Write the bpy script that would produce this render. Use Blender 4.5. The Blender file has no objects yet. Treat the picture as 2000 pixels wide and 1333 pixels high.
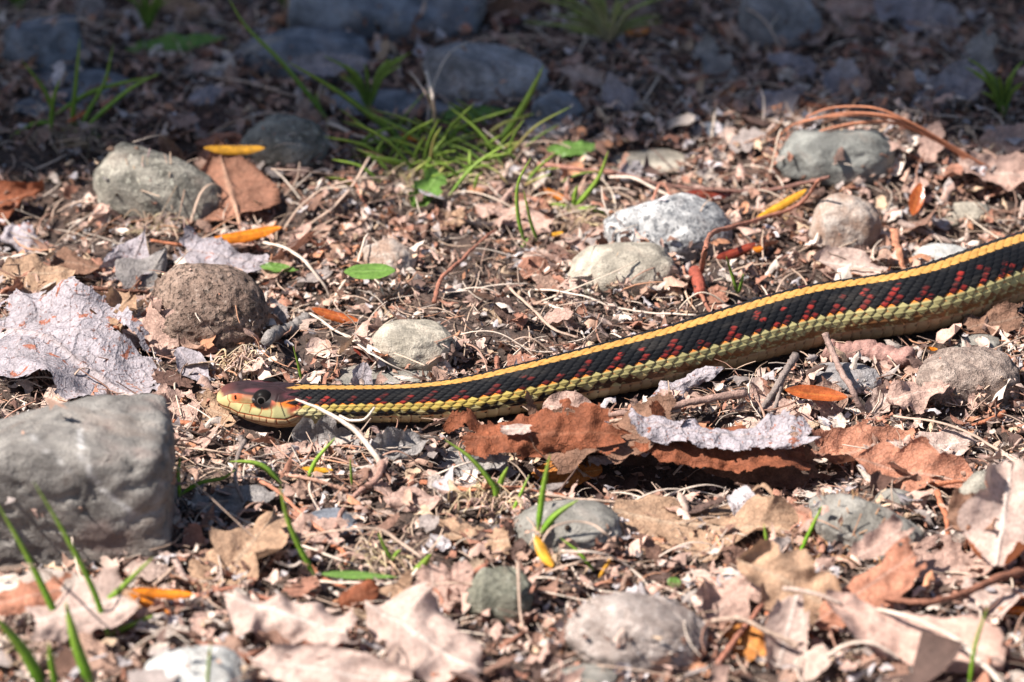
import bpy, math, random
import numpy as np
from math import radians as R

# ------------------------------------------------------------------ camera, light, exposure
S = 0.01                       # the code thinks in centimetres, Blender gets metres
EL = R(27.0); DIST = 160.0; FPX = 10560.0
sc = bpy.context.scene
COL = sc.collection
CAMP = np.array([0.0, -DIST*math.cos(EL), DIST*math.sin(EL)])
cam_d = bpy.data.cameras.new("camera"); cam = bpy.data.objects.new("camera", cam_d); COL.objects.link(cam)
cam.location = tuple(CAMP*S); cam.rotation_euler = (R(90)-EL, 0, 0)
cam_d.sensor_width = 36; cam_d.lens = FPX*36/2000.0
cam_d.clip_start = 0.05; cam_d.clip_end = 500
cam_d.dof.use_dof = True; cam_d.dof.focus_distance = 1.565; cam_d.dof.aperture_fstop = 13
sc.camera = cam
SUN_EL = R(52); SUN_AZ = R(-108)          # azimuth clockwise from +y (away from the camera)
to_sun = np.array([math.sin(SUN_AZ)*math.cos(SUN_EL), math.cos(SUN_AZ)*math.cos(SUN_EL), math.sin(SUN_EL)])
w = bpy.data.worlds.new("World"); sc.world = w; w.use_nodes = True
nt = w.node_tree; nt.nodes.clear()
sky = nt.nodes.new("ShaderNodeTexSky"); sky.sky_type = 'NISHITA'; sky.sun_disc = False
sky.sun_elevation = SUN_EL; sky.sun_rotation = SUN_AZ
bg = nt.nodes.new("ShaderNodeBackground"); bg.inputs[1].default_value = 0.055
wo = nt.nodes.new("ShaderNodeOutputWorld")
nt.links.new(sky.outputs[0], bg.inputs[0]); nt.links.new(bg.outputs[0], wo.inputs[0])
sd = bpy.data.lights.new("sun", 'SUN'); sun = bpy.data.objects.new("sun", sd); COL.objects.link(sun)
sd.energy = 4.9; sd.angle = R(0.53); sd.color = (1.0, 0.94, 0.86)
from mathutils import Vector, Matrix
sun.rotation_euler = Vector(tuple(-to_sun)).to_track_quat('-Z', 'Y').to_euler()
sun.location = (-1, -1, 3)
vs = sc.view_settings; vs.view_transform = 'Standard'; vs.look = 'None'; vs.gamma = 1; vs.use_curve_mapping = False
vs.exposure = 1.33
sc.render.engine = 'CYCLES'
sc.cycles.max_bounces = 6; sc.cycles.transparent_max_bounces = 4; sc.cycles.use_denoising = True

# ------------------------------------------------------------------ noise
rs = np.random.RandomState(7)
def _h(ix, iy, iz, seed):
    n = (ix*73856093) ^ (iy*19349663) ^ (iz*83492791) ^ (seed*2654435761 & 0x7fffffff)
    n = n & 0xffffffff
    n = ((n ^ (n >> 13))*1274126177) & 0xffffffff
    n = ((n ^ (n >> 16))*2246822519) & 0xffffffff
    n = n ^ (n >> 15)
    return (n & 0xffffff)/float(0xffffff)
def vn(P, seed=0):
    """value noise, P (...,3) -> 0..1"""
    P = np.asarray(P, float); i = np.floor(P).astype(np.int64); f = P-i; f = f*f*(3-2*f)
    r = 0
    for dx in (0, 1):
        for dy in (0, 1):
            for dz in (0, 1):
                wgt = (f[..., 0] if dx else 1-f[..., 0])*(f[..., 1] if dy else 1-f[..., 1])*(f[..., 2] if dz else 1-f[..., 2])
                r = r + wgt*_h(i[..., 0]+dx, i[..., 1]+dy, i[..., 2]+dz, seed)
    return r
def fbm(P, seed=0, oct=4, gain=0.5):
    P = np.asarray(P, float); a = 1.0; r = 0; t = 0
    for o in range(oct):
        r = r+a*vn(P, seed+o*17); t += a; a *= gain; P = P*2.03+11.3
    return r/t
def hash1(n, seed=0):
    n = np.asarray(n).astype(np.int64)
    return _h(n, n*0+3, n*0+5, seed)
def sstep(a, b, x):
    t = np.clip((np.asarray(x, float)-a)/(b-a), 0, 1); return t*t*(3-2*t)
def rot(ax, a):
    c, s = math.cos(a), math.sin(a)
    return np.array({'x': [[1, 0, 0], [0, c, -s], [0, s, c]], 'y': [[c, 0, s], [0, 1, 0], [-s, 0, c]], 'z': [[c, -s, 0], [s, c, 0], [0, 0, 1]]}[ax])

# ------------------------------------------------------------------ picture <-> place
CF = np.array([0, math.cos(EL), -math.sin(EL)]); CU = np.array([0, math.sin(EL), math.cos(EL)]); CR = np.array([1.0, 0, 0])
def ray(px, py):
    return CF+(px-1000.0)/FPX*CR+(666.5-py)/FPX*CU
def on_z(px, py, z):
    d = ray(px, py); return CAMP+d*((z-CAMP[2])/d[2])
def on_y(px, py, y):
    d = ray(px, py); return CAMP+d*((y-CAMP[1])/d[1])
def proj(P):
    q = np.asarray(P)-CAMP; dep = q@CF
    return 1000+FPX*(q@CR)/dep, 666.5-FPX*(q@CU)/dep
def ppc(P):
    return FPX/float((np.asarray(P)-CAMP)@CF)

# snake outline along the picture: x, top, bottom
OUT = np.array([[425.5,783,785],[427,775,791],[430,768,796],[436,760,801],[444,753,805],[455,748.5,810],[465,746,813.5],[480,745,820],[500,745.5,827],[520,746.5,833],[545,748,838],[570,750,837.5],[600,752,832.5],[630,753,829],[660,753,827],[700,753,826],[800,751.5,826],[900,741,823],[1000,717,810],[1100,693,791],[1200,667,771],[1300,642,752],[1400,611,728],[1500,580,699],[1600,554,676],[1700,542,663],[1800,524,651],[1900,489,622],[2000,455,583],[2120,420,548],[2300,385,513]], float)
_m = OUT[:, 0] < 640
def snake_z(x, r): return np.where(x < 900, 0.74*(1-sstep(640, 900, x))+r*0.97*sstep(640, 900, x), r*0.97)
_sn = []
for x, t, b in OUT:
    hp = (b-t)/2
    sl = 1.0
    z = 0.74
    for _ in range(4):
        c = on_z(x, (t+b)/2, z); r = hp/ppc(c); z = float(snake_z(x, r))
    _sn.append([c[0], c[1], c[2], r])
_sn = np.array(_sn)
# beyond the frame the body bends away and thins into the tail
L = _sn[-1]
for dx, dy, rr in ((4, .4, .9), (8, 2.5, .9), (11, 6, .86), (12, 10, .8), (10.5, 14, .72), (8, 17.5, .6), (7, 21, .5), (8, 25, .38), (11, 28, .27), (15, 29.5, .16), (19, 29.5, .05)):
    _sn = np.vstack([_sn, [L[0]+dx, L[1]+dy, rr*.97, rr]])
SN_PX = OUT

# ------------------------------------------------------------------ ground height (cm)
_t0 = on_z(1235, 902, 0)
def H0(x, y):
    x = np.asarray(x, float); y = np.asarray(y, float)
    P = np.stack([x, y, x*0], -1)
    far = sstep(60, 200, np.hypot(x, y))
    h = (fbm(P/9.0, 5, 3)-.5)*1.5+(fbm(P/2.2, 9, 3)-.5)*.7
    h = h+far*(fbm(P/120., 31, 3)-.5)*22
    # slight hummock at the back right, and a hollow under the leaf layer in front of the snake
    c = on_z(1780, 300, 0); h = h+.9*np.exp(-((x-c[0])/5.5)**2-((y-c[1])/4.0)**2)
    h = h-2.1*np.exp(-((x-_t0[0])/5.4)**4-((y-_t0[1])/1.5)**2)
    return h
_sp = []
for i in range(len(_sn)-1):
    for k in range(4):
        _sp.append(_sn[i]*(1-k/4)+_sn[i+1]*k/4)
_sp = np.array(_sp)
def snake_dist(x, y):
    x = np.asarray(x, float); y = np.asarray(y, float)
    d = np.full(x.shape, 1e9)
    for p in _sp:
        d = np.minimum(d, np.hypot(x-p[0], y-p[1])-p[3])
    return d
def H(x, y):
    h = H0(x, y)
    d = snake_dist(x, y)
    k = sstep(3.0, 0.1, d)
    return h*(1-k)+(-.05)*k
def W(px, py, zoff=0.0):
    z = zoff
    for _ in range(6):
        p = on_z(px, py, z); z = .5*z+.5*(float(H(p[0], p[1]))+zoff)
    return on_z(px, py, z)

# ------------------------------------------------------------------ objects
def tag(o, label=None, cat=None, group=None, kind=None):
    if label: o['label'] = label
    if cat: o['category'] = cat
    if group: o['group'] = group
    if kind: o['kind'] = kind
    return o
def mesh_np(name, V, F, col=None, smooth=True):
    V = np.asarray(V, float).reshape(-1, 3); me = bpy.data.meshes.new(name)
    if isinstance(F, np.ndarray):
        n, k = F.shape; fl = F.astype(np.int32).ravel(); ls = np.arange(n, dtype=np.int32)*k; lt = np.full(n, k, np.int32)
    else:
        n = len(F); lt = np.array([len(f) for f in F], np.int32); fl = np.array([i for f in F for i in f], np.int32)
        ls = np.concatenate([[0], np.cumsum(lt)[:-1]]).astype(np.int32)
    me.vertices.add(len(V)); me.vertices.foreach_set("co", (V*S).astype(np.float32).ravel())
    me.loops.add(len(fl)); me.loops.foreach_set("vertex_index", fl)
    me.polygons.add(n); me.polygons.foreach_set("loop_start", ls); me.polygons.foreach_set("loop_total", lt)
    if smooth: me.polygons.foreach_set("use_smooth", np.ones(n, bool))
    me.update(calc_edges=True)
    if col is not None:
        c = np.ones((len(V), 4), np.float32); c[:, :3] = np.clip(np.asarray(col), 0, 1)
        a = me.color_attributes.new("col", 'FLOAT_COLOR', 'POINT'); a.data.foreach_set("color", c.ravel())
    return me
def mk(name, V, F, mat, col=None, parent=None, base=None, smooth=True):
    """mesh object; V in world cm; origin put at base"""
    V = np.asarray(V, float).reshape(-1, 3)
    if base is None:
        base = np.array([V[:, 0].mean(), V[:, 1].mean(), V[:, 2].min()]) if parent is None else np.array(parent['_b'])
    me = mesh_np(name, V-base, F, col, smooth)
    o = bpy.data.objects.new(name, me); COL.objects.link(o)
    if mat: me.materials.append(mat)
    if parent is None: o.location = tuple(base*S)
    else: o.parent = parent
    return o
EMPT = []
def thing(name, base, label, cat, group=None):
    o = bpy.data.objects.new(name, None); COL.objects.link(o); o.empty_display_size = .01
    base = np.asarray(base, float); o.location = tuple(base*S); o['_b'] = [float(v) for v in base]; EMPT.append(o)
    return tag(o, label, cat, group)

def grid_faces(nu, nv, wrap=False):
    i = np.arange(nu-1)[:, None]; j = np.arange(nv if wrap else nv-1)[None, :]
    j2 = (j+1) % nv if wrap else j+1
    return np.stack([i*nv+j, i*nv+j2, (i+1)*nv+j2, (i+1)*nv+j], -1).reshape(-1, 4)
def spline(P, n):
    """Catmull-Rom through the points"""
    P = np.asarray(P, float)
    if len(P) == 2: 
        t = np.linspace(0, 1, n)[:, None]; return P[0]*(1-t)+P[1]*t
    Q = np.vstack([2*P[0]-P[1], P, 2*P[-1]-P[-2]]); m = len(P)-1
    t = np.linspace(0, m, n); i = np.minimum(t.astype(int), m-1); f = (t-i)[:, None]
    a, b, c, d = Q[i], Q[i+1], Q[i+2], Q[i+3]
    return .5*((2*b)+(-a+c)*f+(2*a-5*b+4*c-d)*f*f+(-a+3*b-3*c+d)*f**3)
def frames(P):
    T = np.gradient(P, axis=0); T /= np.linalg.norm(T, axis=1)[:, None]+1e-9
    up = np.array([0, 0, 1.0]); N = np.cross(T, up); bad = np.linalg.norm(N, axis=1) < .15
    N[bad] = np.cross(T[bad], np.array([0, 1.0, 0])); N /= np.linalg.norm(N, axis=1)[:, None]
    B = np.cross(N, T); return T, N, B
def tube(P, rad, sides=8, flat=1.0, seed=0, rough=.12):
    n = len(P); T, N, B = frames(P); a = np.linspace(0, 2*math.pi, sides, endpoint=False)
    rad = np.broadcast_to(np.asarray(rad, float), (n,))
    rr = rad[:, None]*(1+rough*(rs.rand(n, sides)-.5)*2)
    V = P[:, None, :]+rr[..., None]*(np.cos(a)[None, :, None]*N[:, None, :]+flat*np.sin(a)[None, :, None]*B[:, None, :])
    V = V.reshape(-1, 3); F = [tuple(f) for f in grid_faces(n, sides, True)]
    F += [tuple(range(sides))[::-1], tuple((n-1)*sides+k for k in range(sides))]
    return V, F

# ------------------------------------------------------------------ materials
def mat_new(name):
    m = bpy.data.materials.new(name); m.use_nodes = True; nt = m.node_tree; b = nt.nodes["Principled BSDF"]
    return m, nt, b
def node(nt, t, **k):
    n = nt.nodes.new(t)
    for a, v in k.items(): setattr(n, a, v)
    return n
def tex(nt, scale_cm, detail=4, rough=.55, kind='noise', dist=0.0):
    """noise whose features are scale_cm centimetres large, in object space"""
    tc = node(nt, "ShaderNodeTexCoord")
    if kind == 'noise':
        n = node(nt, "ShaderNodeTexNoise"); n.inputs["Detail"].default_value = detail; n.inputs["Roughness"].default_value = rough
        n.inputs["Distortion"].default_value = dist
    else:
        n = node(nt, "ShaderNodeTexVoronoi")
    n.inputs["Scale"].default_value = 100.0/scale_cm
    nt.links.new(tc.outputs["Object"], n.inputs["Vector"]); return n
def ramp(nt, src, pts):
    r = node(nt, "ShaderNodeValToRGB"); e = r.color_ramp.elements
    while len(e) < len(pts): e.new(.5)
    for k, (p, c) in enumerate(pts):
        e[k].position = p; e[k].color = (c, c, c, 1) if isinstance(c, (int, float)) else (*c, 1)
    nt.links.new(src, r.inputs[0]); return r
def mixc(nt, fac, a, b, mode='MIX'):
    m = node(nt, "ShaderNodeMix", data_type='RGBA', blend_type=mode)
    for s, v in ((m.inputs[0], fac), (m.inputs[6], a), (m.inputs[7], b)):
        if isinstance(v, (int, float)): s.default_value = v
        elif isinstance(v, tuple): s.default_value = (*v, 1)
        else: nt.links.new(v, s)
    return m.outputs[2]
def bump(nt, b, h, dist_cm, strength=1.0, prev=None):
    n = node(nt, "ShaderNodeBump"); n.inputs["Strength"].default_value = strength; n.inputs["Distance"].default_value = dist_cm*S
    nt.links.new(h, n.inputs["Height"])
    if prev is not None: nt.links.new(prev.outputs[0], n.inputs["Normal"])
    nt.links.new(n.outputs[0], b.inputs["Normal"]); return n
def attr(nt): 
    return node(nt, "ShaderNodeAttribute", attribute_name="col").outputs["Color"]
def leafy(name, rough=.75, lo=.55, hi=1.15, trans=.18, patch=None, patch_lo=.56, sc1=.35, bmp=.04, spec=.25, fine=.05, net=0.0, under=None):
    """thin dry plant matter: vertex colour, mottling, fibres, light through the sheet"""
    m, nt, b = mat_new(name)
    n = tex(nt, sc1, 5, .65); r = ramp(nt, n.outputs[0], [(.3, lo), (.7, hi)])
    c = mixc(nt, 1.0, attr(nt), r.outputs[0], 'MULTIPLY')
    n2 = tex(nt, fine, 3, .6)
    c = mixc(nt, .55, c, ramp(nt, n2.outputs[0], [(.35, .45), (.6, 1.0)]).outputs[0], 'MULTIPLY')
    if patch:
        p = tex(nt, .42, 4, .6, dist=.6); pr = ramp(nt, p.outputs[0], [(patch_lo, 0.0), (patch_lo+.035, 1.0)])
        c = mixc(nt, pr.outputs[0], c, patch)
        q = tex(nt, .11, 3, .6); qr = ramp(nt, q.outputs[0], [(.60, 0.0), (.66, .8)])
        c = mixc(nt, qr.outputs[0], c, (patch[0]*.5, patch[1]*.5, patch[2]*.5))
    if under:   # the underside of the leaf has its own colour
        ge = node(nt, "ShaderNodeNewGeometry"); c = mixc(nt, ge.outputs['Backfacing'], under, c)
    nt.links.new(c, b.inputs["Base Color"]); b.inputs["Roughness"].default_value = rough
    b.inputs["Specular IOR Level"].default_value = spec
    if net:    # the fine vein network of a dried leaf, and dark cracks
        v = node(nt, "ShaderNodeTexVoronoi", feature='DISTANCE_TO_EDGE'); v.inputs["Scale"].default_value = 100.0/net
        wv = tex(nt, net*1.5, 2, .5); tc = node(nt, "ShaderNodeTexCoord"); vm = node(nt, "ShaderNodeVectorMath", operation='SCALE'); vm.inputs[3].default_value = net*.008
        ad = node(nt, "ShaderNodeVectorMath", operation='ADD'); nt.links.new(wv.outputs[1], vm.inputs[0]); nt.links.new(vm.outputs[0], ad.inputs[0]); nt.links.new(tc.outputs["Object"], ad.inputs[1]); nt.links.new(ad.outputs[0], v.inputs["Vector"])
        vr = ramp(nt, v.outputs[0], [(0.0, 1.0), (.12, 0.0)])
        c = mixc(nt, 1.0, c, ramp(nt, v.outputs[0], [(0.0, .82), (.10, 1.0)]).outputs[0], 'MULTIPLY'); nt.links.new(c, b.inputs["Base Color"])
    bn = bump(nt, b, n2.outputs[0], bmp*.5, .8)
    if net: bn = bump(nt, b, vr.outputs[0], bmp*.5, .5, bn)
    bump(nt, b, n.outputs[0], bmp*1.8, .8, bn)
    if trans:
        t = node(nt, "ShaderNodeBsdfTranslucent"); mx = node(nt, "ShaderNodeMixShader"); mx.inputs[0].default_value = trans
        nt.links.new(c, t.inputs[0]); nt.links.new(b.outputs[0], mx.inputs[1]); nt.links.new(t.outputs[0], mx.inputs[2])
        nt.links.new(mx.outputs[0], nt.nodes["Material Output"].inputs[0])
    return m
M = {}
M['litter'] = leafy('dry_litter', lo=.6, hi=1.12, trans=.12)
M['leaf'] = leafy('dry_leaf', lo=.55, hi=1.12, trans=.2, net=.17, bmp=.045)
M['bleached'] = leafy('bleached_leaf', lo=.72, hi=1.06, trans=.2, fine=.10, bmp=.04, sc1=.5, under=(.42, .15, .07))
M['lichen'] = leafy('weathered_leaf', lo=.78, hi=1.08, trans=.08, patch=(.27, .10, .065), patch_lo=.61, bmp=.10, net=.42, fine=.07)
M['wood'] = leafy('twig_bark', lo=.5, hi=1.2, trans=0, sc1=.18, bmp=.05)
M['straw'] = leafy('dry_straw', lo=.8, hi=1.1, trans=.1, sc1=.5, bmp=.02, rough=.6)
M['grass'] = leafy('green_blade', lo=.75, hi=1.1, trans=.4, sc1=.5, bmp=.008, rough=.42, spec=.4, fine=.08)
M['bud'] = leafy('glossy_bud_scale', lo=.35, hi=1.1, trans=.25, sc1=.3, bmp=.01, rough=.22, spec=.6)
M['soil'] = None
def soil():
    m, nt, b = mat_new('soil')
    n = tex(nt, 1.2, 6, .7); n2 = tex(nt, .12, 4, .7)
    c = ramp(nt, n.outputs[0], [(.3, (.028, .018, .014)), (.55, (.075, .046, .036)), (.75, (.15, .095, .07))]).outputs[0]
    c = mixc(nt, .8, c, ramp(nt, n2.outputs[0], [(.35, .3), (.65, 1.3)]).outputs[0], 'MULTIPLY')
    nt.links.new(c, b.inputs["Base Color"]); b.inputs["Roughness"].default_value = .95
    bn = bump(nt, b, n2.outputs[0], .1, 1); bump(nt, b, n.outputs[0], .3, 1, bn); return m
M['soil'] = soil()
M['soilbit'] = leafy('soil_crumb', lo=.5, hi=1.2, trans=0, sc1=.1, bmp=.03, rough=.95, spec=.1)
def stone_mat(name, c1, c2, spk=(.05, .05, .05), spk_cm=.09, spk_at=.62, spk_amt=.7, sc1=.9, rough=.75, pit=0.0, bmp=.02, light=None, use_attr=False):
    m, nt, b = mat_new(name)
    n = tex(nt, sc1, 6, .62, dist=.3)
    c = ramp(nt, n.outputs[0], [(.40, tuple(v*.8 for v in c1)), (.60, tuple(v*1.05 for v in c2))]).outputs[0]
    s = tex(nt, spk_cm, 3, .7)
    c = mixc(nt, ramp(nt, s.outputs[0], [(spk_at, 0.0), (spk_at+.06, spk_amt)]).outputs[0], c, spk)
    if light:
        s2 = tex(nt, spk_cm*1.3, 2, .6, dist=.2); mp = node(nt, "ShaderNodeMath", operation='SUBTRACT'); mp.inputs[0].default_value = 1
        nt.links.new(s2.outputs[0], mp.inputs[1])
        c = mixc(nt, ramp(nt, mp.outputs[0], [(.6, 0.0), (.68, .8)]).outputs[0], c, light)
    f = tex(nt, spk_cm*.45, 3, .7); c = mixc(nt, .8, c, ramp(nt, f.outputs[0], [(.3, .45), (.7, 1.15)]).outputs[0], 'MULTIPLY')
    dm = tex(nt, sc1*2.2, 5, .7, dist=.5); c = mixc(nt, ramp(nt, dm.outputs[0], [(.50, 0.0), (.72, .55)]).outputs[0], c, (.20, .14, .11))
    if use_attr:   # vertex colour: how much vein (R), how much stain (G)
        sp = node(nt, "ShaderNodeSeparateColor"); nt.links.new(attr(nt), sp.inputs[0])
        c = mixc(nt, sp.outputs[0], c, (.44, .42, .41)); c = mixc(nt, sp.outputs[1], c, (.17, .10, .085))
    nt.links.new(c, b.inputs["Base Color"]); b.inputs["Roughness"].default_value = rough; b.inputs["Specular IOR Level"].default_value = .3
    bn = bump(nt, b, f.outputs[0], bmp*1.2, 1.0); bn = bump(nt, b, s.outputs[0], bmp*2.5, .8, bn); bn = bump(nt, b, n.outputs[0], bmp*6, .8, bn)
    if pit:
        v = tex(nt, pit, kind='vor'); d = tex(nt, pit*1.2, 3, .6)
        pr = ramp(nt, d.outputs[0], [(.36, 0.0), (.47, 1.0)])
        bump(nt, b, pr.outputs[0], pit*.55, 1.0, bn)
        c2_ = mixc(nt, 1.0, c, ramp(nt, d.outputs[0], [(.36, .5), (.46, 1.0)]).outputs[0], 'MULTIPLY'); nt.links.new(c2_, b.inputs["Base Color"])
    return m
# ------------------------------------------------------------------ the ground: one sheet
def axis(lo, hi, fine):
    a = list(np.arange(lo, hi+1e-6, fine)); st = fine; x = hi
    while x < 6000: st *= 1.22; x += st; a.append(x)
    st = fine; x = lo; b = []
    while x > -6000: st *= 1.22; x -= st; b.append(x)
    return np.array(b[::-1]+a)
gx = axis(-26, 30, .2); gy = axis(-30, 44, .2)
GX, GY = np.meshgrid(gx, gy, indexing='ij')
inner = (np.abs(GX) < 60) & (np.abs(GY) < 60)
hz = H0(GX, GY); hz[inner] = H(GX[inner], GY[inner])
P3 = np.stack([GX, GY, GX*0], -1)
hz += np.where(inner, (fbm(P3/.5, 77, 3)-.5)*.35-.06, 0)
GV = np.stack([GX, GY, hz], -1).reshape(-1, 3)
g = mk('ground', GV, grid_faces(len(gx), len(gy)), M['soil'], base=np.zeros(3)); tag(g, kind='structure')
# orientation of faces
# ------------------------------------------------------------------ the garter snake
def build_snake():
    # dense centre line
    P = _sn; d = np.concatenate([[0], np.cumsum(np.linalg.norm(np.diff(P[:, :3], axis=0), axis=1))])
    total = d[-1]
    nh = 230; HL = 3.4                                   # head length in cm gets a finer mesh
    sh = HL*(np.linspace(0, 1, nh)**1.35)
    nb = 760; end_fine = d[len(OUT)-2]
    sb = np.linspace(HL, end_fine, nb)[1:]; st = np.linspace(end_fine, total, 130)[1:]
    s = np.concatenate([sh, sb, st])
    from_end = None
    C = np.stack([np.interp(s, d, P[:, k]) for k in range(3)], -1); r = np.interp(s, d, P[:, 3])
    # smooth the body's centre line
    su = np.linspace(0, total, 1500)
    Cu = np.stack([np.interp(su, d, P[:, k]) for k in range(4)], -1)
    ker = np.hanning(61); ker /= ker.sum()
    pad = np.vstack([np.repeat(Cu[:1], 30, 0)+(np.arange(-30, 0)[:, None])*(Cu[1]-Cu[0]), Cu, np.repeat(Cu[-1:], 30, 0)+(np.arange(1, 31)[:, None])*(Cu[-1]-Cu[-2])])
    Cs = np.stack([np.convolve(pad[:, k], ker, 'valid') for k in range(4)], -1)
    kb = sstep(1.6, 3.2, s)[:, None]
    Csm = np.stack([np.interp(s, su, Cs[:, k]) for k in range(3)], -1); rsm = np.interp(s, su, Cs[:, 3])
    C = C*(1-kb)+Csm*kb; r = r*(1-kb[:, 0])+rsm*kb[:, 0]
    Tg = np.stack([np.interp(s, su, np.gradient(Cs[:, k], su)) for k in range(3)], -1); Tg[:, 2] *= .5
    Tg /= np.linalg.norm(Tg, axis=1)[:, None]
    SD = np.cross(Tg, [0, 0, 1.0]); SD /= np.linalg.norm(SD, axis=1)[:, None]       # towards the camera
    UPV = np.cross(SD, Tg)
    na = 250
    a = np.linspace(-math.pi, math.pi, na, endpoint=False)
    A, SS = np.meshgrid(a, s); deg = np.degrees(np.abs(A))
    head = sstep(2.9, 1.6, s)
    wid = r*(1+.16*head); hei = r/np.sqrt(((1+.16*head)*.454)**2+.794)*(1-0*head)
    ca, sa = np.cos(A), np.sin(A)
    # superellipse: head boxy on top and flat below, belly flattened
    def sgnp(v, p): return np.sign(v)*np.abs(v)**p
    pw = 1-.14*head[:, None]*(ca > 0)
    X = sgnp(sa, pw)*wid[:, None]; Z = sgnp(ca, pw)*hei[:, None]
    Z = np.where(Z < 0, Z*(1-.06), Z)
    # brow ridge above the eye, cheeks behind it
    brow = np.exp(-((SS-1.3)/.38)**2-((deg-52)/12)**2)*.06
    cheek = np.exp(-((SS-2.15)/.42)**2-((deg-98)/22)**2)*.08
    loreal = -np.exp(-((SS-.72)/.28)**2-((deg-70)/16)**2)*.05
    orbit = -np.exp(-((SS-1.3)/.2)**2-((deg-72)/10)**2)*.03
    disp = (brow+cheek+loreal+orbit)*(SS < 4)
    nrm = sa[..., None]*SD[:, None, :]+ca[..., None]*UPV[:, None, :]
    base = C[:, None, :]+X[..., None]*SD[:, None, :]+Z[..., None]*UPV[:, None, :]
    # picture position of the camera-side copy of every vertex (the marks are the same on both sides)
    near = C[:, None, :]+np.abs(X)[..., None]*SD[:, None, :]+Z[..., None]*UPV[:, None, :]
    U, Vp = proj(near)
    # ---- scale lattice
    Lsc = .335*(.75+.25*sstep(3, 9, SS))                 # scale length along the body
    ls = .335*(.75+.25*sstep(3, 9, s)); pc = np.concatenate([[0], np.cumsum(np.diff(s)/((ls[1:]+ls[:-1])/2))])
    PP = np.broadcast_to(pc[:, None], A.shape); Q = np.sign(A)*np.interp(deg, [0, 12, 62, 84, 102, 180], [0, 1.45, 7.5, 9.5, 11, 18])
    best = np.full(A.shape, 9.); second = np.full(A.shape, 9.); bn = np.zeros(A.shape, int); bm = np.zeros(A.shape, int); bdp = np.zeros(A.shape); bdq = np.zeros(A.shape)
    fm = np.floor(Q).astype(int)
    for dm in (-1, 0, 1, 2):
        m_ = fm+dm; off = .5*(m_ % 2)
        # the rows lean backwards a little away from the spine
        pq = PP-.08*np.abs(m_)
        n0 = np.floor(pq-off).astype(int)
        for dn in (0, 1):
            n_ = n0+dn; dp = pq-off-n_; dq = Q-m_
            dd = np.sqrt((dp/.54)**2+(dq/.90)**2)*.72+.28*(np.abs(dp)/.5+np.abs(dq)/1.0)
            sel = dd < best
            second = np.where(sel, best, np.minimum(second, dd)); 
            bn = np.where(sel, n_, bn); bm = np.where(sel, m_, bm); bdp = np.where(sel, dp, bdp); bdq = np.where(sel, dq, bdq)
            best = np.where(sel, dd, best)
    gap = second-best
    groove = sstep(.0, .16, gap)
    dome = np.sqrt(np.clip(1-(best*.85)**2, 0, 1))
    sh_ = dome*.020+bdp*.034+.010*np.exp(-(bdq/.14)**2)
    sh_ = sh_*groove-.008*(1-groove)
    # belly plates: one across
    vent = deg > 101
    pv = (PP*1.0-.9) ; fv = pv-np.floor(pv); nv_ = np.floor(pv).astype(int)
    gv = sstep(0, .09, fv)*sstep(1, .93, fv)
    shv = .045*gv*(.3+.7*fv)
    body_on = sstep(2.55, 2.72, SS+.3*sstep(95, 60, deg)+.18*np.sin(Q*2.2))
    sizef = np.clip(r/.7, .1, 1.2)[:, None]
    h_body = np.where(vent, shv, sh_)*sizef
    # ---- colours
    blk = np.array([.006, .006, .007]); yel = np.array([.44, .235, .065]); lat = np.array([.335, .295, .135]); red = np.array([.20, .018, .014]); org = np.array([.72, .20, .03])
    cream = np.array([.42, .35, .20]); rbr = np.array([.45, .16, .05])
    rn = hash1(bn*131+bm*977, 3); rn2 = hash1(bn*57+bm*331, 8); am = np.abs(bm)
    c = np.zeros(A.shape+(3,)); c[:] = blk
    # vertebral stripe: middle row and the inner half of its neighbours
    ky = ((am == 0) | ((am == 1) & (np.abs(Q) < 1.45)))
    c[ky] = yel*(.85)
    c = c*(1+.25*(rn[..., None]-.5)*ky[..., None])
    # the red bars rise from the side stripe between the black blocks
    ph = (bn+.5*(bm % 2)) % 3.0
    lean = (bn+.5*(bm % 2)-.42*(8-am)) % 2.75
    isred = ((am == 7) & (lean < 1.75) & (rn < .93)) | ((am == 6) & (lean < 1.35) & (rn < .85)) | ((am == 5) & (lean < 1.05) & (rn < .75)) | ((am == 4) & (lean < .85) & (rn < .3+.35*sstep(8, 14, SS))) | ((am == 3) & (lean < .7) & (rn < .10+.25*sstep(10, 16, SS)))
    # red shows on the skin and the scales' rims first, the scale's middle may stay dark
    nzr = fbm(np.stack([SS*9, Q*2.4, Q*0+2], -1), 31, 2)
    rr_ = np.where(isred, np.clip(.3+.8*rn2, 0, 1)*sstep(.34, .60, nzr+.18*rn)*sstep(.85, .3, best), 0)
    c = c*(1-rr_[..., None])+(red*(.75+.5*rn2[..., None]))*rr_[..., None]
    # side stripe, two rows, orange on the upper rims
    ks = (am == 8) | (am == 9)
    ny = sstep(13, 7, SS)[..., None]; cl = (lat*(1-ny)+np.array([.42, .32, .085])*ny)*(.85+.25*rn[..., None])
    up_ = np.clip(-bdq*np.sign(bm), -1, 1)     # positive towards the spine
    oe = np.where((am == 8), sstep(.1, .55, up_), sstep(.35, .8, up_)*.6)*(lean < 1.7)
    cl = cl*(1-oe[..., None])+org*oe[..., None]
    c = np.where(ks[..., None], cl, c)
    # lowest row and the one above: cream with black bars
    kr = (am >= 10)
    bl = (((bn+bm % 2*.5) % 2.5) < 1.6)
    cr = (np.array([.40, .34, .16])*(.8+.3*rn[..., None]))
    noi = fbm(np.stack([SS*7, Q*2.2, Q*0], -1), 3, 3)
    kb_ = (bl*sstep(.30, .48, noi+.08)*(1-.4*sstep(12, 18, SS)))[..., None]
    cr = cr*(1-kb_)+blk*kb_
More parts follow.
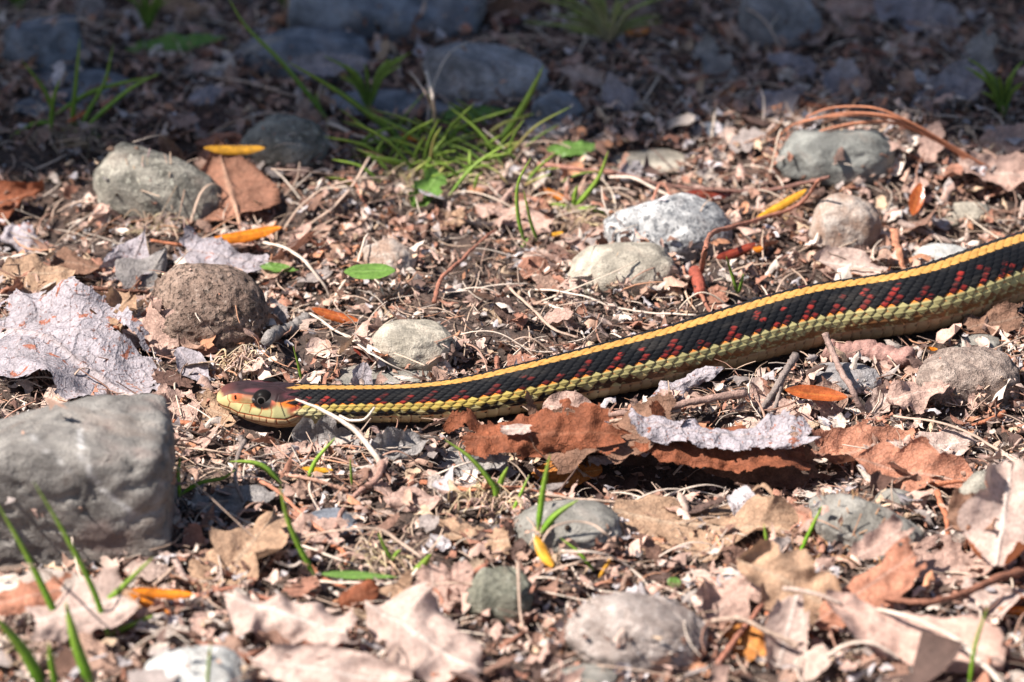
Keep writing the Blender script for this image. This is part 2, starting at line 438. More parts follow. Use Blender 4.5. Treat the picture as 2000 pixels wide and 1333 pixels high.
    cr = cr*(1-(.85*sstep(9, 15, SS)*sstep(.25, .55, noi))[..., None])+(rbr*.35)*(.85*sstep(9, 15, SS)*sstep(.25, .55, noi))[..., None]  # lower flank browned towards the tail: shade painted into the colour
    c = np.where(kr[..., None], cr, c)
    dust = fbm(np.stack([SS*1.1, Q*.5, Q*0], -1), 41, 4)[..., None]; c = c*(.82+.36*dust)+np.array([.012, .010, .008])*sstep(.5, .75, dust)
    # dark skin between
    gk = (1-sstep(0, .13, gap))
    skin = np.where((am >= 8)[..., None], np.array([.22, .07, .02]), blk)
    skin = np.where(ky[..., None], np.array([.30, .13, .02]), skin)
    c = c*(1-.75*gk[..., None])+skin*.75*gk[..., None]
    # plates
    cv = cream*(.9+.15*hash1(nv_, 4)[..., None])
    cv = cv*(1-.25*sstep(125, 160, deg)[..., None])
    edge = (1-gv)[..., None]; cv = cv*(1-.85*edge)+np.array([.20, .07, .03])*.85*edge; oz = (sstep(112, 104, deg)*sstep(.35, .6, fbm(np.stack([SS*6, Q, Q*0], -1), 15, 2))*.6)[..., None]; cv = cv*(1-oz)+np.array([.5, .16, .04])*oz
    dot = (np.exp(-((fv-.85)/.11)**2-((deg-108)/4.5)**2) > .45)[..., None]*(hash1(nv_, 6) < .8)[..., None]
    cv = np.where(dot, blk, cv)
    kq = (sstep(8, 14, SS)*(.45+.4*fbm(np.stack([SS*2, Q*1.5, Q*0], -1), 7, 3)))[..., None]; cv = cv*(1-kq)+np.array([.20, .13, .08])*kq  # belly plates go grey-brown towards the tail, painted shade
    c = np.where(vent[..., None], cv, c)
    # neck: fine pale scales below the cap until the stripe starts
    throat = (sstep(3.4, 2.9, SS)*sstep(66, 74, deg))[..., None]
    ct = np.array([.55, .47, .24])*(1-.5*gk[..., None])
    c = c*(1-throat)+ct*throat
    # ---- head colours, picture pixels of the near side
    def seg(pts, wd):
        dmin = np.full(U.shape, 1e9)
        for (x0, y0), (x1, y1) in zip(pts[:-1], pts[1:]):
            dx, dy = x1-x0, y1-y0; t = np.clip(((U-x0)*dx+(Vp-y0)*dy)/(dx*dx+dy*dy+1e-9), 0, 1)
            dmin = np.minimum(dmin, np.hypot(U-x0-t*dx, Vp-y0-t*dy))
        return sstep(wd*1.5, wd*.5, dmin)
    def zz(*q): return [(400+a_/6.667, 720+b_/6.667) for a_, b_ in q]
    def blob(x, y, rx, ry, soft=.5):
        x, y = 400+x/6.667, 720+y/6.667; dd = np.hypot((U-x)/(rx/6.667), (Vp-y)/(ry/6.667)); return sstep(1+soft, 1-soft, dd+.5*(nz-.5))
    nz = fbm(np.stack([U*.16, Vp*.16, U*0], -1), 12, 3)
    labial = np.array([.34, .31, .15]); hc = np.zeros(U.shape+(3,)); hc[:] = labial
    def over(k, col):
        nonlocal hc
        k = np.clip(k, 0, 1)[..., None]; hc = hc*(1-k)+np.array(col)*k
    over(sstep(420, 250, (U-400)*6.667)*.6, (.50, .36, .17))
    mouth = zz((150, 445), (240, 490), (330, 520), (430, 575), (560, 602), (700, 625), (860, 645), (1050, 650), (1180, 610), (1240, 580))
    my = np.interp(U, [q[0] for q in mouth], [q[1] for q in mouth])
    over(sstep(-.5, 2.5, Vp-my), (.50, .36, .20))
    over(blob(1200, 540, 110, 90)*.9, (.30, .045, .03)); over(blob(1090, 455, 130, 55)*.95, (.62, .14, .015)); over(blob(1280, 480, 90, 60)*.8, (.16, .03, .02))
    over(blob(420, 370, 85, 75)*.9, (.36, .07, .02)); over(blob(500, 310, 150, 48)*.9, (.48, .09, .03)); over(blob(580, 360, 110, 85)*.85, (.17, .05, .03)); over(blob(520, 420, 90, 40)*.6, (.16, .10, .04)); over(blob(560, 500, 60, 50)*.5, (.16, .12, .05))
    over(blob(860, 450, 70, 60)*.9, (.30, .04, .02)); over(blob(640, 480, 50, 30)*.8, (.5, .10, .03)); over(blob(790, 520, 50, 22)*.9, (.6, .14, .03))
    over(blob(800, 490, 95, 45)*.85, (.02, .015, .015))
    # the dark cap
    cap = zz((100, 330), (200, 320), (300, 300), (430, 275), (520, 262), (640, 280), (700, 320), (860, 400), (920, 440), (1000, 445), (1100, 420), (1180, 400), (1300, 420), (1400, 460), (1500, 460), (2500, 470))
    cy_ = np.interp(U, [q[0] for q in cap], [q[1] for q in cap])
    capk = np.maximum(sstep(1.2, -1.2, Vp-cy_+3*(nz-.5)), sstep(44, 36, deg)*sstep(.02, .2, SS))
    capc = np.array([.022, .011, .012])*(1+.9*(fbm(np.stack([U*.10, Vp*.10, U*0+5], -1), 21, 3)[..., None]-.4))
    capc = capc*(1-sstep(70, 25, U-400)[..., None]*.8)+np.array([.13, .04, .03])*sstep(70, 25, U-400)[..., None]*.8
    pk = np.clip(capk, 0, 1)[..., None]; hc = hc*(1-pk)+capc*pk
    over(blob(1150, 350, 130, 50)*.5*capk, (.12, .03, .04)); over(blob(640, 285, 120, 25)*.5*capk, (.15, .04, .05))
    lines = [(mouth, .8, 1.0), (zz((320, 430), (330, 445), (310, 500)), .6, .8), (zz((300, 340), (300, 400), (330, 440), (480, 455), (640, 460)), .5, .8), (zz((495, 470), (450, 570)), .55, .8), (zz((605, 470), (600, 520), (580, 580)), .55, .8),
             (zz((745, 510), (735, 570), (705, 612)), .55, .8), (zz((860, 500), (875, 570), (860, 635)), .55, .8), (zz((1190, 430), (1195, 600)), .6, .8), (zz((240, 540), (420, 620), (600, 680), (860, 712), (1050, 712), (1200, 655)), .55, .7),
             (zz((330, 520), (335, 560)), .5, .7), (zz((430, 580), (425, 610)), .8, .7), (zz((520, 600), (520, 645)), .8, .7), (zz((615, 618), (620, 670)), .5, .7), (zz((715, 640), (718, 690)), .5, .7), (zz((808, 645), (808, 705)), .7, .9), (zz((935, 655), (938, 710)), .9, .9), (zz((1060, 640), (1110, 690)), .7, .9),
             (zz((600, 680), (900, 770), (1060, 740), (1200, 700), (1400, 610)), .45, .5), (zz((860, 712), (860, 760)), .45, .5), (zz((1000, 715), (1010, 755)), .45, .5), (zz((1100, 700), (1150, 740)), .45, .5), (zz((1240, 640), (1280, 690)), .45, .5)]
    hg = np.zeros(U.shape)
    ed_ = np.hypot((U-511.5)/1.08, Vp-782); over(sstep(19.5, 16, ed_), (.014, .010, .010))
    for pts, wd, am_ in lines:
        k = np.clip(seg(pts, wd*1.45)*am_*1.15, 0, 1); over(k, (.22, .04, .012)); hg = np.maximum(hg, k)
    k = seg(zz((985, 455), (1010, 530), (1045, 610)), 1.1); over(k, (.015, .012, .012))
    k = seg(zz((400, 360), (405, 395)), 1.7); over(k, (.02, .008, .006)); nos = k
    # plate joints of the cap
    for pts in (zz((560, 190), (700, 225), (930, 240), (1050, 300)), zz((420, 215), (560, 190)), zz((950, 340), (1050, 310), (1250, 330), (1330, 400)), zz((930, 440), (960, 340)), zz((1050, 420), (1090, 380), (1280, 385))):
        k = seg(pts, .7); hg = np.maximum(hg, k*.8); over(k*.6, (.008, .005, .005))
    hk = (1-body_on)[..., None]
    col = hc*hk+c*(1-hk)
    # cap spreads onto the neck scales
    h_all = h_body*body_on-.014*hg*(1-body_on)-.06*nos*(1-body_on)
    # near the very tip no displacement
    Vv = base+nrm*(disp+h_all)[..., None]
    if tuple(): pass
    F = grid_faces(len(s), na, True)
    root = thing('garter_snake', [C[60, 0], C[60, 1], 0], 'black garter snake with yellow stripes and red flecks stretched across the litter', 'snake')
    m, nt, b = mat_new('snake_skin')
    nt.links.new(attr(nt), b.inputs["Base Color"]); b.inputs["Roughness"].default_value = .46; b.inputs["Specular IOR Level"].default_value = .2
    n = tex(nt, .03, 2, .5); bump(nt, b, n.outputs[0], .004, .5)
    mk('body', Vv.reshape(-1, 3), F, m, col.reshape(-1, 3), root)
    # eyes
    near_side = (A > 0)
    dd = np.where(near_side & (SS < 3), np.hypot(U-511.5, Vp-783.0), 1e9); i, j = np.unravel_index(np.argmin(dd), dd.shape)
    me_, nte, be = mat_new('snake_eye'); nte.links.new(attr(nte), be.inputs["Base Color"]); be.inputs["Roughness"].default_value = .35; be.inputs["Specular IOR Level"].default_value = .03
    for sgn in (1, -1):
        jj = j if sgn == 1 else (na-j) % na
        c0 = base[i, jj]; nn = nrm[i, jj]; nn = nn/np.linalg.norm(nn); nn = nn*.35+SD[i]*sgn*.9; nn[2] += (.10 if sgn == 1 else -.05); nn /= np.linalg.norm(nn)
        t1 = Tg[i]-nn*(Tg[i]@nn); t1 /= np.linalg.norm(t1); t2 = np.cross(nn, t1)
        re = .30; th = np.linspace(0, math.pi*.62, 26); ph_ = np.linspace(0, 2*math.pi, 40, endpoint=False)
        TH, PH = np.meshgrid(th, ph_, indexing='ij')
        E = c0-nn*(.165 if sgn == 1 else .205)-UPV[i]*(0 if sgn == 1 else .03)+re*(np.sin(TH)[..., None]*(np.cos(PH)[..., None]*t1+np.sin(PH)[..., None]*t2)+.80*np.cos(TH)[..., None]*nn)
        q = np.degrees(TH)[..., None]
        ec = np.where(q < 19, np.array([.003, .003, .003]), np.where(q < 25, np.array([.075, .065, .06]), np.where(q < 36, np.array([.010, .008, .008]), np.array([.008, .007, .007]))))
        mk('eye', E.reshape(-1, 3), grid_faces(26, 40, True), me_, ec.reshape(-1, 3), root)
    return root
snake = build_snake()

# ------------------------------------------------------------------ stones
def ico(sub):
    import bmesh
    bm = bmesh.new(); bmesh.ops.create_icosphere(bm, subdivisions=sub, radius=1); V = np.array([v.co[:] for v in bm.verts]); F = np.array([[v.index for v in f.verts] for f in bm.faces]); bm.free(); return V, F
ICO = {k: ico(k) for k in (1, 4, 5, 6)}
STONES = []; LAND = []
se, ce = math.sin(EL), math.cos(EL)
def stone(bbox, mat, label, bury=.35, br=.8, sq=2.3, yaw=0, lump=.14, facets=3, seed=0, sub=5, zoff=0, name='pebble', cat='stone', mark=None, land=None, lean=0.0, group=None):
    x0, y0, x1, y1 = bbox; cx = (x0+x1)/2
    g0 = W(cx, (y0+y1)/2+(y1-y0)*.12); k = ppc(g0); a = (x1-x0)/2/k; hh = (y1-y0)/k; b_ = br*a
    kk = bury
    lo, hi = .08*a, 3*a
    for _ in range(40):
        c = (lo+hi)/2; top = kk*c*ce+math.sqrt((b_*se)**2+(c*ce)**2); bot = b_*math.sqrt(max(0, 1-kk*kk))*se
        if top+bot > hh: hi = c
        else: lo = c
    g0 = W(cx, y1-bot*k, 0); zc = g0[2]+kk*c+zoff
    V, F = ICO[sub]; V = V.copy()
    rad = (np.abs(V)**sq).sum(1)**(-1/sq); V = V*rad[:, None]
    r2 = np.random.RandomState(seed+100)
    for f in range(facets+9):                               # worn flat faces and small chips
        n = r2.normal(size=3); n /= np.linalg.norm(n); dlim = .72+.16*r2.rand() if f < facets else (.90+.07*r2.rand())*float((V@n).max())
        t = V@n; ov = t-dlim; V = V-np.where(ov > 0, ov*.75, 0)[:, None]*n
    V = V*(1+lump*(fbm(V*1.3+seed*7.1, seed, 3)-.5)*2+.04*(fbm(V*5+seed*3.1, seed+5, 4)-.5)*2-.03*sstep(.58, .7, fbm(V*9+seed, seed+9, 2)))[:, None]
    V /= np.abs(V).max(0)
    V = V*np.array([a, b_, c])
    if lean: V[:, 2] += V[:, 0]*lean
    V = V@rot('z', R(yaw)).T if yaw else V
    C0 = np.array([g0[0], g0[1], zc]); V = V+C0
    P = V
    col = None
    if mark is not None: col = mark(V)
    o = mk(name, V, F, mat, col, base=np.array([g0[0], g0[1], g0[2]])); tag(o, label, cat, group)
    STONES.append((g0[0], g0[1], zc, a, b_, c, yaw, lean)); 
    if land: LAND.append((cx, (y0+y1)/2, land))
    return o
def HS(x, y, grow=1.0):
    """ground or stone surface, whichever is higher, plus how far inside a stone the point is"""
    x = np.asarray(x, float); y = np.asarray(y, float); h = H(x, y); ins = np.full(x.shape, 9.)
    for (sx, sy, zc, a, b_, c, yaw, lean) in STONES:
        dx, dy = x-sx, y-sy; cy, s_ = math.cos(R(yaw)), math.sin(R(yaw)); u = dx*cy+dy*s_; v = -dx*s_+dy*cy
        q = (u/a)**2+(v/b_)**2; top = zc+c*np.sqrt(np.clip(1-q, 0, 1))+u*lean
        h = np.where(q < 1, np.maximum(h, top), h); ins = np.minimum(ins, q)
    return h, ins
G = lambda v, w_=0: (v, v*(1+.0*w_), v)
rockm = stone_mat('grey_vein_rock', (.185, .168, .155), (.26, .24, .22), (.33, .29, .265), .12, .60, .5, 1.3, .62, bmp=.03, use_attr=True)
por = stone_mat('porous_stone', (.20, .13, .10), (.30, .21, .165), (.10, .06, .045), .10, .62, .5, 1.2, .85, pit=.13, bmp=.03, light=(.38, .29, .24))
gry = stone_mat('grey_stone', (.13, .12, .10), (.31, .285, .24), (.10, .09, .08), .12, .60, .6, .8, bmp=.03, light=(.5, .48, .4))
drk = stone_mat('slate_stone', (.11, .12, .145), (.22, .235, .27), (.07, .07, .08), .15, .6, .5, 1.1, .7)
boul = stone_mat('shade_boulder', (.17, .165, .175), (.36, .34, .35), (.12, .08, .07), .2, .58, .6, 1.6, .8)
spk = stone_mat('speckled_stone', (.30, .30, .305), (.47, .46, .455), (.06, .065, .075), .2, .51, .75, .9, .7)
tan = stone_mat('tan_stone', (.30, .265, .215), (.44, .39, .32), (.20, .17, .14), .12, .62, .5, .8)
pnk = stone_mat('pink_stone', (.36, .24, .18), (.40, .34, .30), (.30, .26, .22), .16, .58, .6, .7, .6)
wht = stone_mat('white_stone', (.42, .41, .39), (.56, .55, .53), (.2, .17, .15), .1, .66, .5, .7, .5)
cob = stone_mat('cobble_stone', (.27, .215, .19), (.38, .32, .29), (.15, .10, .085), .10, .56, .7, .9, .75, light=(.52, .47, .44))
smo = stone_mat('smooth_grey_stone', (.22, .205, .18), (.31, .29, .26), (.12, .11, .1), .07, .60, .5, .9, .7)
grn = stone_mat('greenish_stone', (.17, .17, .13), (.27, .26, .20), (.12, .12, .09), .11, .56, .6, .6, .8, light=(.5, .5, .42), bmp=.05)
def rock_mark(V):
    U, Vp = proj(V); wob = (fbm(np.stack([U*.06, Vp*.06, U*0], -1), 4, 3)-.5)*14
    def sg(pts, wd):
        d = np.full(U.shape, 1e9)
        for (xa, ya), (xb, yb) in zip(pts[:-1], pts[1:]):
            dx, dy = xb-xa, yb-ya; t = np.clip(((U-xa)*dx+(Vp-ya)*dy)/(dx*dx+dy*dy), 0, 1); d = np.minimum(d, np.hypot(U-xa-t*dx+wob*.5, Vp-ya-t*dy+wob*.3))
        return sstep(wd*1.6, wd*.4, d)
    br_ = fbm(np.stack([U*.09, Vp*.09, U*0], -1), 14, 3)
    v = sg([(155, 840), (158, 880), (175, 925), (205, 960), (258, 1003)], 4)*(.45+.55*sstep(.25, .5, br_))
    v = np.maximum(v, sg([(60, 850), (85, 880), (115, 900), (155, 938)], 3)*.5*sstep(.35, .55, br_))
    v = np.maximum(v, sg([(330, 880), (315, 960), (300, 1000), (240, 1015)], 7)*.35*sstep(.4, .6, br_))
    st = sstep(.55, .75, fbm(V*.8, 8, 4))*.5
    return np.stack([v, st, v*0], -1)
stone((-135, 797, 347, 1112), rockm, 'large grey rock with white veins at the left edge in front of the snake head', bury=.55, br=.62, sq=8.0, lump=.05, facets=2, seed=11, sub=6, name='rock', cat='rock', mark=rock_mark, land='the large grey rock', lean=.015)
stone((284, 515, 530, 700), por, 'round brown porous stone with pitted surface behind the snake head', bury=.5, br=.75, sq=2.3, lump=.1, facets=1, seed=3, sub=6, land='the porous brown stone', lean=-.12)
stone((182, 290, 455, 455), gry, 'long mottled grey stone half under the heart shaped leaf', bury=.35, br=.6, sq=2.2, lump=.12, seed=5, sub=5, land='the long mottled stone', lean=-.28)
stone((468, 222, 645, 345), gry, 'rounded grey stone at the edge of the shade behind the heart shaped leaf', bury=.4, seed=9, land='the rounded grey stone by the shade')
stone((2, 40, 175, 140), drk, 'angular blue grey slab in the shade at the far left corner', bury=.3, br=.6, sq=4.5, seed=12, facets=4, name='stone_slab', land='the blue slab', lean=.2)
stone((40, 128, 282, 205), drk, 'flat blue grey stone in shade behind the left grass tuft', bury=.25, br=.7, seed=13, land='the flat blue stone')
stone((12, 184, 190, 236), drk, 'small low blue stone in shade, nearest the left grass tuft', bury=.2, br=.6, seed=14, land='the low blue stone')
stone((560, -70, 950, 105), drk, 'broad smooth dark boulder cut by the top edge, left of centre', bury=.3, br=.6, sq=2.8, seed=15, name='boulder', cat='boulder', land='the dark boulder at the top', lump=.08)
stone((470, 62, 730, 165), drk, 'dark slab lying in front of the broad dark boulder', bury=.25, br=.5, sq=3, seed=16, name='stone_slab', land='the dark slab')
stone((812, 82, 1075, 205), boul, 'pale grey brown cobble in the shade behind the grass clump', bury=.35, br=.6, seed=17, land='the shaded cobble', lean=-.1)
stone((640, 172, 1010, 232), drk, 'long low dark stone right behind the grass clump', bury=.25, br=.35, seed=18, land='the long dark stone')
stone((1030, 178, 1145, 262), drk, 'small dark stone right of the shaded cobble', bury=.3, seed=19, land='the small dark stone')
stone((1010, 222, 1130, 282), boul, 'small grey stone leaning on the small dark stone', bury=.3, seed=20)
stone((1510, 244, 1750, 362), stone_mat('arch_stone', (.15, .15, .14), (.24, .24, .22), (.1, .1, .1), .12, .6, .5, 1), 'smooth dark grey stone under the arching red pine needles', bury=.4, br=.6, seed=21, land='the stone under the pine needles')
stone((1178, 380, 1435, 530), spk, 'white stone with black speckles behind the snake', bury=.35, br=.7, seed=22, facets=2, land='the white speckled stone', lean=-.08)
stone((1095, 472, 1325, 585), tan, 'dusty pale tan stone just in front of the speckled stone', bury=.35, br=.65, seed=23, land='the dusty tan stone')
stone((1575, 383, 1720, 512), pnk, 'upright pinkish tan stone with pale top behind the snake', bury=.45, br=.75, sq=2.6, seed=24, land='the pinkish tan stone')
stone((1772, 477, 1905, 545), wht, 'smooth white pebble right behind the snake back', bury=.4, br=.7, seed=25, facets=0, land='the smooth white pebble')
stone((718, 624, 890, 722), tan, 'greyish tan stone with dark crease behind the snake neck', bury=.4, br=.7, seed=26, land='the tan stone behind the neck')
stone((655, 708, 860, 765), smo, 'flat grey stone touching the snake back just behind its neck', bury=.3, br=.6, seed=27, land='the flat grey stone by the neck')
stone((695, 468, 815, 545), pnk, 'flat pinkish stone behind the oval green leaf', bury=.2, br=.7, seed=28, land='the flat pinkish stone')
stone((1000, 975, 1218, 1092), smo, 'smooth mid grey cobble with grass blades before it', bury=.35, br=.75, seed=29, facets=1, land='the smooth grey cobble')
stone((905, 1104, 1042, 1215), grn, 'small rough greenish grey stone in the near litter', bury=.45, br=.75, seed=30, land='the greenish stone')
stone((1103, 1150, 1392, 1322), cob, 'large rounded pinkish grey cobble at the bottom centre', bury=.45, br=.7, sq=2.3, seed=31, sub=6, facets=1, land='the pinkish cobble', lean=-.1)
stone((270, 1262, 490, 1400), wht, 'pale grey rounded stone cut by the bottom edge at the left', bury=.4, br=.8, seed=32, facets=1, land='the pale stone at the bottom')
stone((-60, 1112, 190, 1235), stone_mat('cream_stone', (.45, .36, .31), (.58, .49, .43), (.3, .22, .2), .1, .62, .5, .7), 'cream coloured stone just below the large grey rock', bury=.35, br=.7, seed=33, land='the cream stone')
stone((1578, 972, 1828, 1092), smo, 'long sloping grey stone with a pink leaf over its left end', bury=.35, br=.55, seed=34, lean=-.36, sub=6, land='the sloping grey stone')
stone((1862, 922, 2020, 1040), gry, 'grey stone under the pale crumpled leaf at the right edge', bury=.4, br=.7, seed=35, land='the grey stone at the right edge')
stone((1785, 682, 1992, 800), stone_mat('crusty_stone', (.30, .22, .185), (.42, .33, .28), (.25, .19, .16), .14, .55, .6, .5, .85, bmp=.06), 'flat crusty brown stone in front of the snake at the right', bury=.25, br=.7, sq=3, seed=36, land='the crusty brown stone')
stone((1858, 652, 1965, 700), smo, 'small grey stone tucked under the snake at the right', bury=.3, br=.7, seed=37, land='the small grey stone under the snake')
stone((1575, 706, 1722, 772), stone_mat('dull_stone', (.22, .20, .20), (.32, .30, .30), (.12, .1, .1), .12, .6, .5, .8), 'flat dull grey stone between the reddish stick and the orange bud scale', bury=.25, br=.7, seed=38, facets=4, land='the dull grey stone')
stone((1078, 1300, 1210, 1370), smo, 'small grey stone cut by the bottom edge below the pinkish cobble', bury=.3, seed=39)
stone((575, 994, 702, 1050), drk, 'small flat dark stone right of the tan lobed leaf', bury=.2, seed=40, land='the small flat dark stone')
stone((1188, 296, 1345, 345), tan, 'pale stone at the edge of the shade right of the grass clump', bury=.3, seed=41, land='the pale stone by the shade')
stone((1842, 390, 1935, 445), tan, 'small pale lump of stone between the pinkish stone and the right edge', bury=.3, seed=42, land='the small pale lump')
stone((622, 478, 680, 520), stone_mat('rust_stone', (.30, .17, .12), (.42, .26, .18), (.2, .1, .08), .1, .6, .5, .5), 'tiny rusty brown pebble left of the flat pinkish stone', bury=.3, seed=43, sub=4)
stone((1430, -30, 1610, 95), boul, 'grey boulder cut by the top edge, right of centre', bury=.35, br=.6, seed=44, name='boulder', cat='boulder', land='the grey boulder at the top')
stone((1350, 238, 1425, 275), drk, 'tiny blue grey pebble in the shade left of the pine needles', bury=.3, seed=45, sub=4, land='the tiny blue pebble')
stone((1700, 955, 1790, 1010), smo, 'small grey stone peeping out behind the sloping grey stone', bury=.3, seed=46, sub=4)
# ------------------------------------------------------------------ leaves
def near_land(px, py, skip=None):
    best = None
    for (lx, ly, nm) in LAND:
        if nm == skip: continue
        d = math.hypot(px-lx, (py-ly)*1.6)
        if best is None or d < best[0]: best = (d, lx, ly, nm)
    d, lx, ly, nm = best; dx, dy = px-lx, (py-ly)*1.6
    if d < 30: rel = 'right beside'
    elif abs(dx) > abs(dy): rel = 'just right of' if dx > 0 else 'just left of'
    else: rel = 'just in front of' if dy > 0 else 'just behind'
    if d > 160: rel = rel.replace('just', 'some way')
    return rel+' '+nm
def outline(u, kind, r2):
    if kind == 'heart': w_ = np.sin(math.pi*np.clip(u, 0, 1)**.62)**.85*np.clip((1-u)*1.6, 0, 1)**.35
    elif kind == 'oval': w_ = np.sin(math.pi*u)**.7
    elif kind == 'lance': w_ = np.sin(math.pi*u**.8)**1.0
    elif kind == 'lobed': w_ = np.sin(math.pi*u**.8)**.55*(.62+.38*np.abs(np.sin(u*math.pi*3.2+.3)))
    elif kind == 'maple': w_ = np.sin(math.pi*u**.75)**.5*(.5+.5*np.abs(np.sin(u*math.pi*2.3+.5))**.8)
    elif kind == 'torn': w_ = np.sin(math.pi*np.clip(u*.94+.03, 0, 1))**.33
    else: w_ = np.sin(math.pi*u)**.8
    return w_
def leaf_mesh(Ln, Wd, kind='heart', curl=0.0, bend=0.0, fold=0.0, crumple=.15, edge_up=0.0, seed=0, nu=44, nv=31, col=(.5, .33, .22), vein=(.6, .45, .33), serr=.03, holes=0.0, veins=9):
    r2 = np.random.RandomState(seed+1)
    u = np.linspace(0, 1, nu)[:, None]*np.ones((1, nv)); v = np.ones((nu, 1))*np.linspace(-1, 1, nv)[None, :]
    sx = r2.rand()*50; ed = 1-.16*(.35+np.abs(v)**3)*(fbm(np.stack([u*5+sx, np.sign(v)*3, u*0], -1), seed, 3)-.3)*np.abs(v)
    wv = outline(u, kind, r2)*ed
    if serr: wv = wv*(1-serr*np.abs(((u*26+.5) % 1)-.5)*2*(np.abs(v) > .9))
    x = (u-.5)*Ln; y = v*wv*Wd*.5
    if kind in ('torn',): x = x+.10*Ln*(fbm(np.stack([v*2.5+sx, u*0+2, u*2], -1), seed+3, 3)-.5)*np.abs(2*u-1)*2
    if kind == 'heart': x = x-.16*Ln*(np.abs(v)**1.2)*(1-u)**2
    if kind in ('lobed', 'maple'): x = x+.12*Ln*np.abs(v)**1.5*(.4+u*.2)
    z = np.zeros_like(x)
    sc_ = 2.2/max(Wd, .6)
    cr = 1.3*(fbm(np.stack([x*sc_+sx, y*sc_, x*0+seed], -1), seed+9, 3)-.5)-.5*(np.abs(fbm(np.stack([x*sc_*.8+sx, y*sc_*.8+9, x*0+seed], -1), seed+29, 2)-.5)*2)**.7+.2; cr2 = fbm(np.stack([x*sc_*2.6+sx, y*sc_*2.6, x*0+seed], -1), seed+19, 2)-.5
    z = z+crumple*Wd*(cr*1.5+cr2*.5)*(.4+.8*np.abs(v))
    sec = ((u*veins-np.abs(v)*1.9) % 1); secr = np.exp(-((sec-.5)/.06)**2)*(1-np.abs(v)**4); mid = np.exp(-(v/.055)**2)
    z = z+.006*Wd*secr+.02*Wd*mid
    if kind not in ('lance',) and serr and nu > 12 and edge_up == 0: edge_up = .55
    en = fbm(np.stack([u*3.1+sx, np.sign(v)*4+.0*v, u*0+seed], -1), seed+61, 2)
    z = z+edge_up*Wd*.5*np.abs(v)**2.2*(en-.42)*3.0+.5*edge_up*Wd*.5*np.abs(2*u-1)**4*(en-.3)*2
    z = z+fold*np.abs(y)
    if abs(curl) > 1e-3:   # rolled about the midrib; curl = total angle in radians across the half width
        k = curl/(Wd*.5); th = y*k; y, z = np.sin(th)/k-z*np.sin(th), (1-np.cos(th))/k+z*np.cos(th)
    if abs(bend) > 1e-3:
        k = bend/Ln; th = x*k; x, z = np.sin(th)/k-z*np.sin(th), (1-np.cos(th))/k+z*np.cos(th)
    c = np.array(col)[None, None, :]*np.ones(u.shape+(1,))
    mo = fbm(np.stack([u*4+sx, v*3, u*0], -1), seed+33, 4)[..., None]
    c = c*(.72+.62*mo)
    k = np.clip(mid*.8+secr*.30, 0, 1)[..., None]; c = c*(1-k)+np.array(vein)*k
    F = grid_faces(nu, nv)
    rag = {'torn': .75, 'lobed': .4, 'maple': .35, 'oval': .16, 'heart': .10, 'lance': .12}[kind]*(1 if serr else 0)
    if rag and nu > 12:   # ragged, broken rims
        er = fbm(np.stack([x*(.9+.5/max(Wd, .5))*2.4+sx, y*2.6, x*0+seed*.1], -1), seed+77, 4)
        e_ = np.minimum(1-np.abs(v), .9*(1-np.abs(2*u-1)))-rag*(er-.40); F = F[e_.reshape(-1)[F].min(1) > 0]
    if holes > 0:
        hn = fbm(np.stack([u*3.2+sx, v*2.6+7, u*0], -1), seed+55, 4); hf = hn.reshape(-1)[F].mean(1); F = F[hf > np.quantile(hf, holes)] if holes < 1 else F
    return np.stack([x, y, z], -1).reshape(-1, 3), F, c.reshape(-1, 3)
PAL = dict(sienna=((.33, .155, .10), (.50, .30, .21)), tan=((.46, .29, .19), (.58, .42, .30)), pinktan=((.52, .34, .28), (.62, .47, .40)), lilac=((.36, .32, .345), (.42, .35, .35)), rust=((.27, .085, .04), (.34, .13, .07)),
           brown=((.25, .135, .09), (.34, .22, .16)), pale=((.50, .365, .315), (.70, .60, .54)), orange=((.62, .24, .06), (.7, .4, .15)), grey=((.33, .30, .29), (.4, .36, .33)),
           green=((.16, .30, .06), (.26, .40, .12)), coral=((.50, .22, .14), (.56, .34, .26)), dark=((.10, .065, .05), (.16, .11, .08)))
def settle(V, clear=.03, amount=1.0):
    h, _ = HS(V[:, 0], V[:, 1]); low = h+clear-V[:, 2]
    lift = np.where(low > 0, low*amount, 0); V[:, 2] += lift; return V
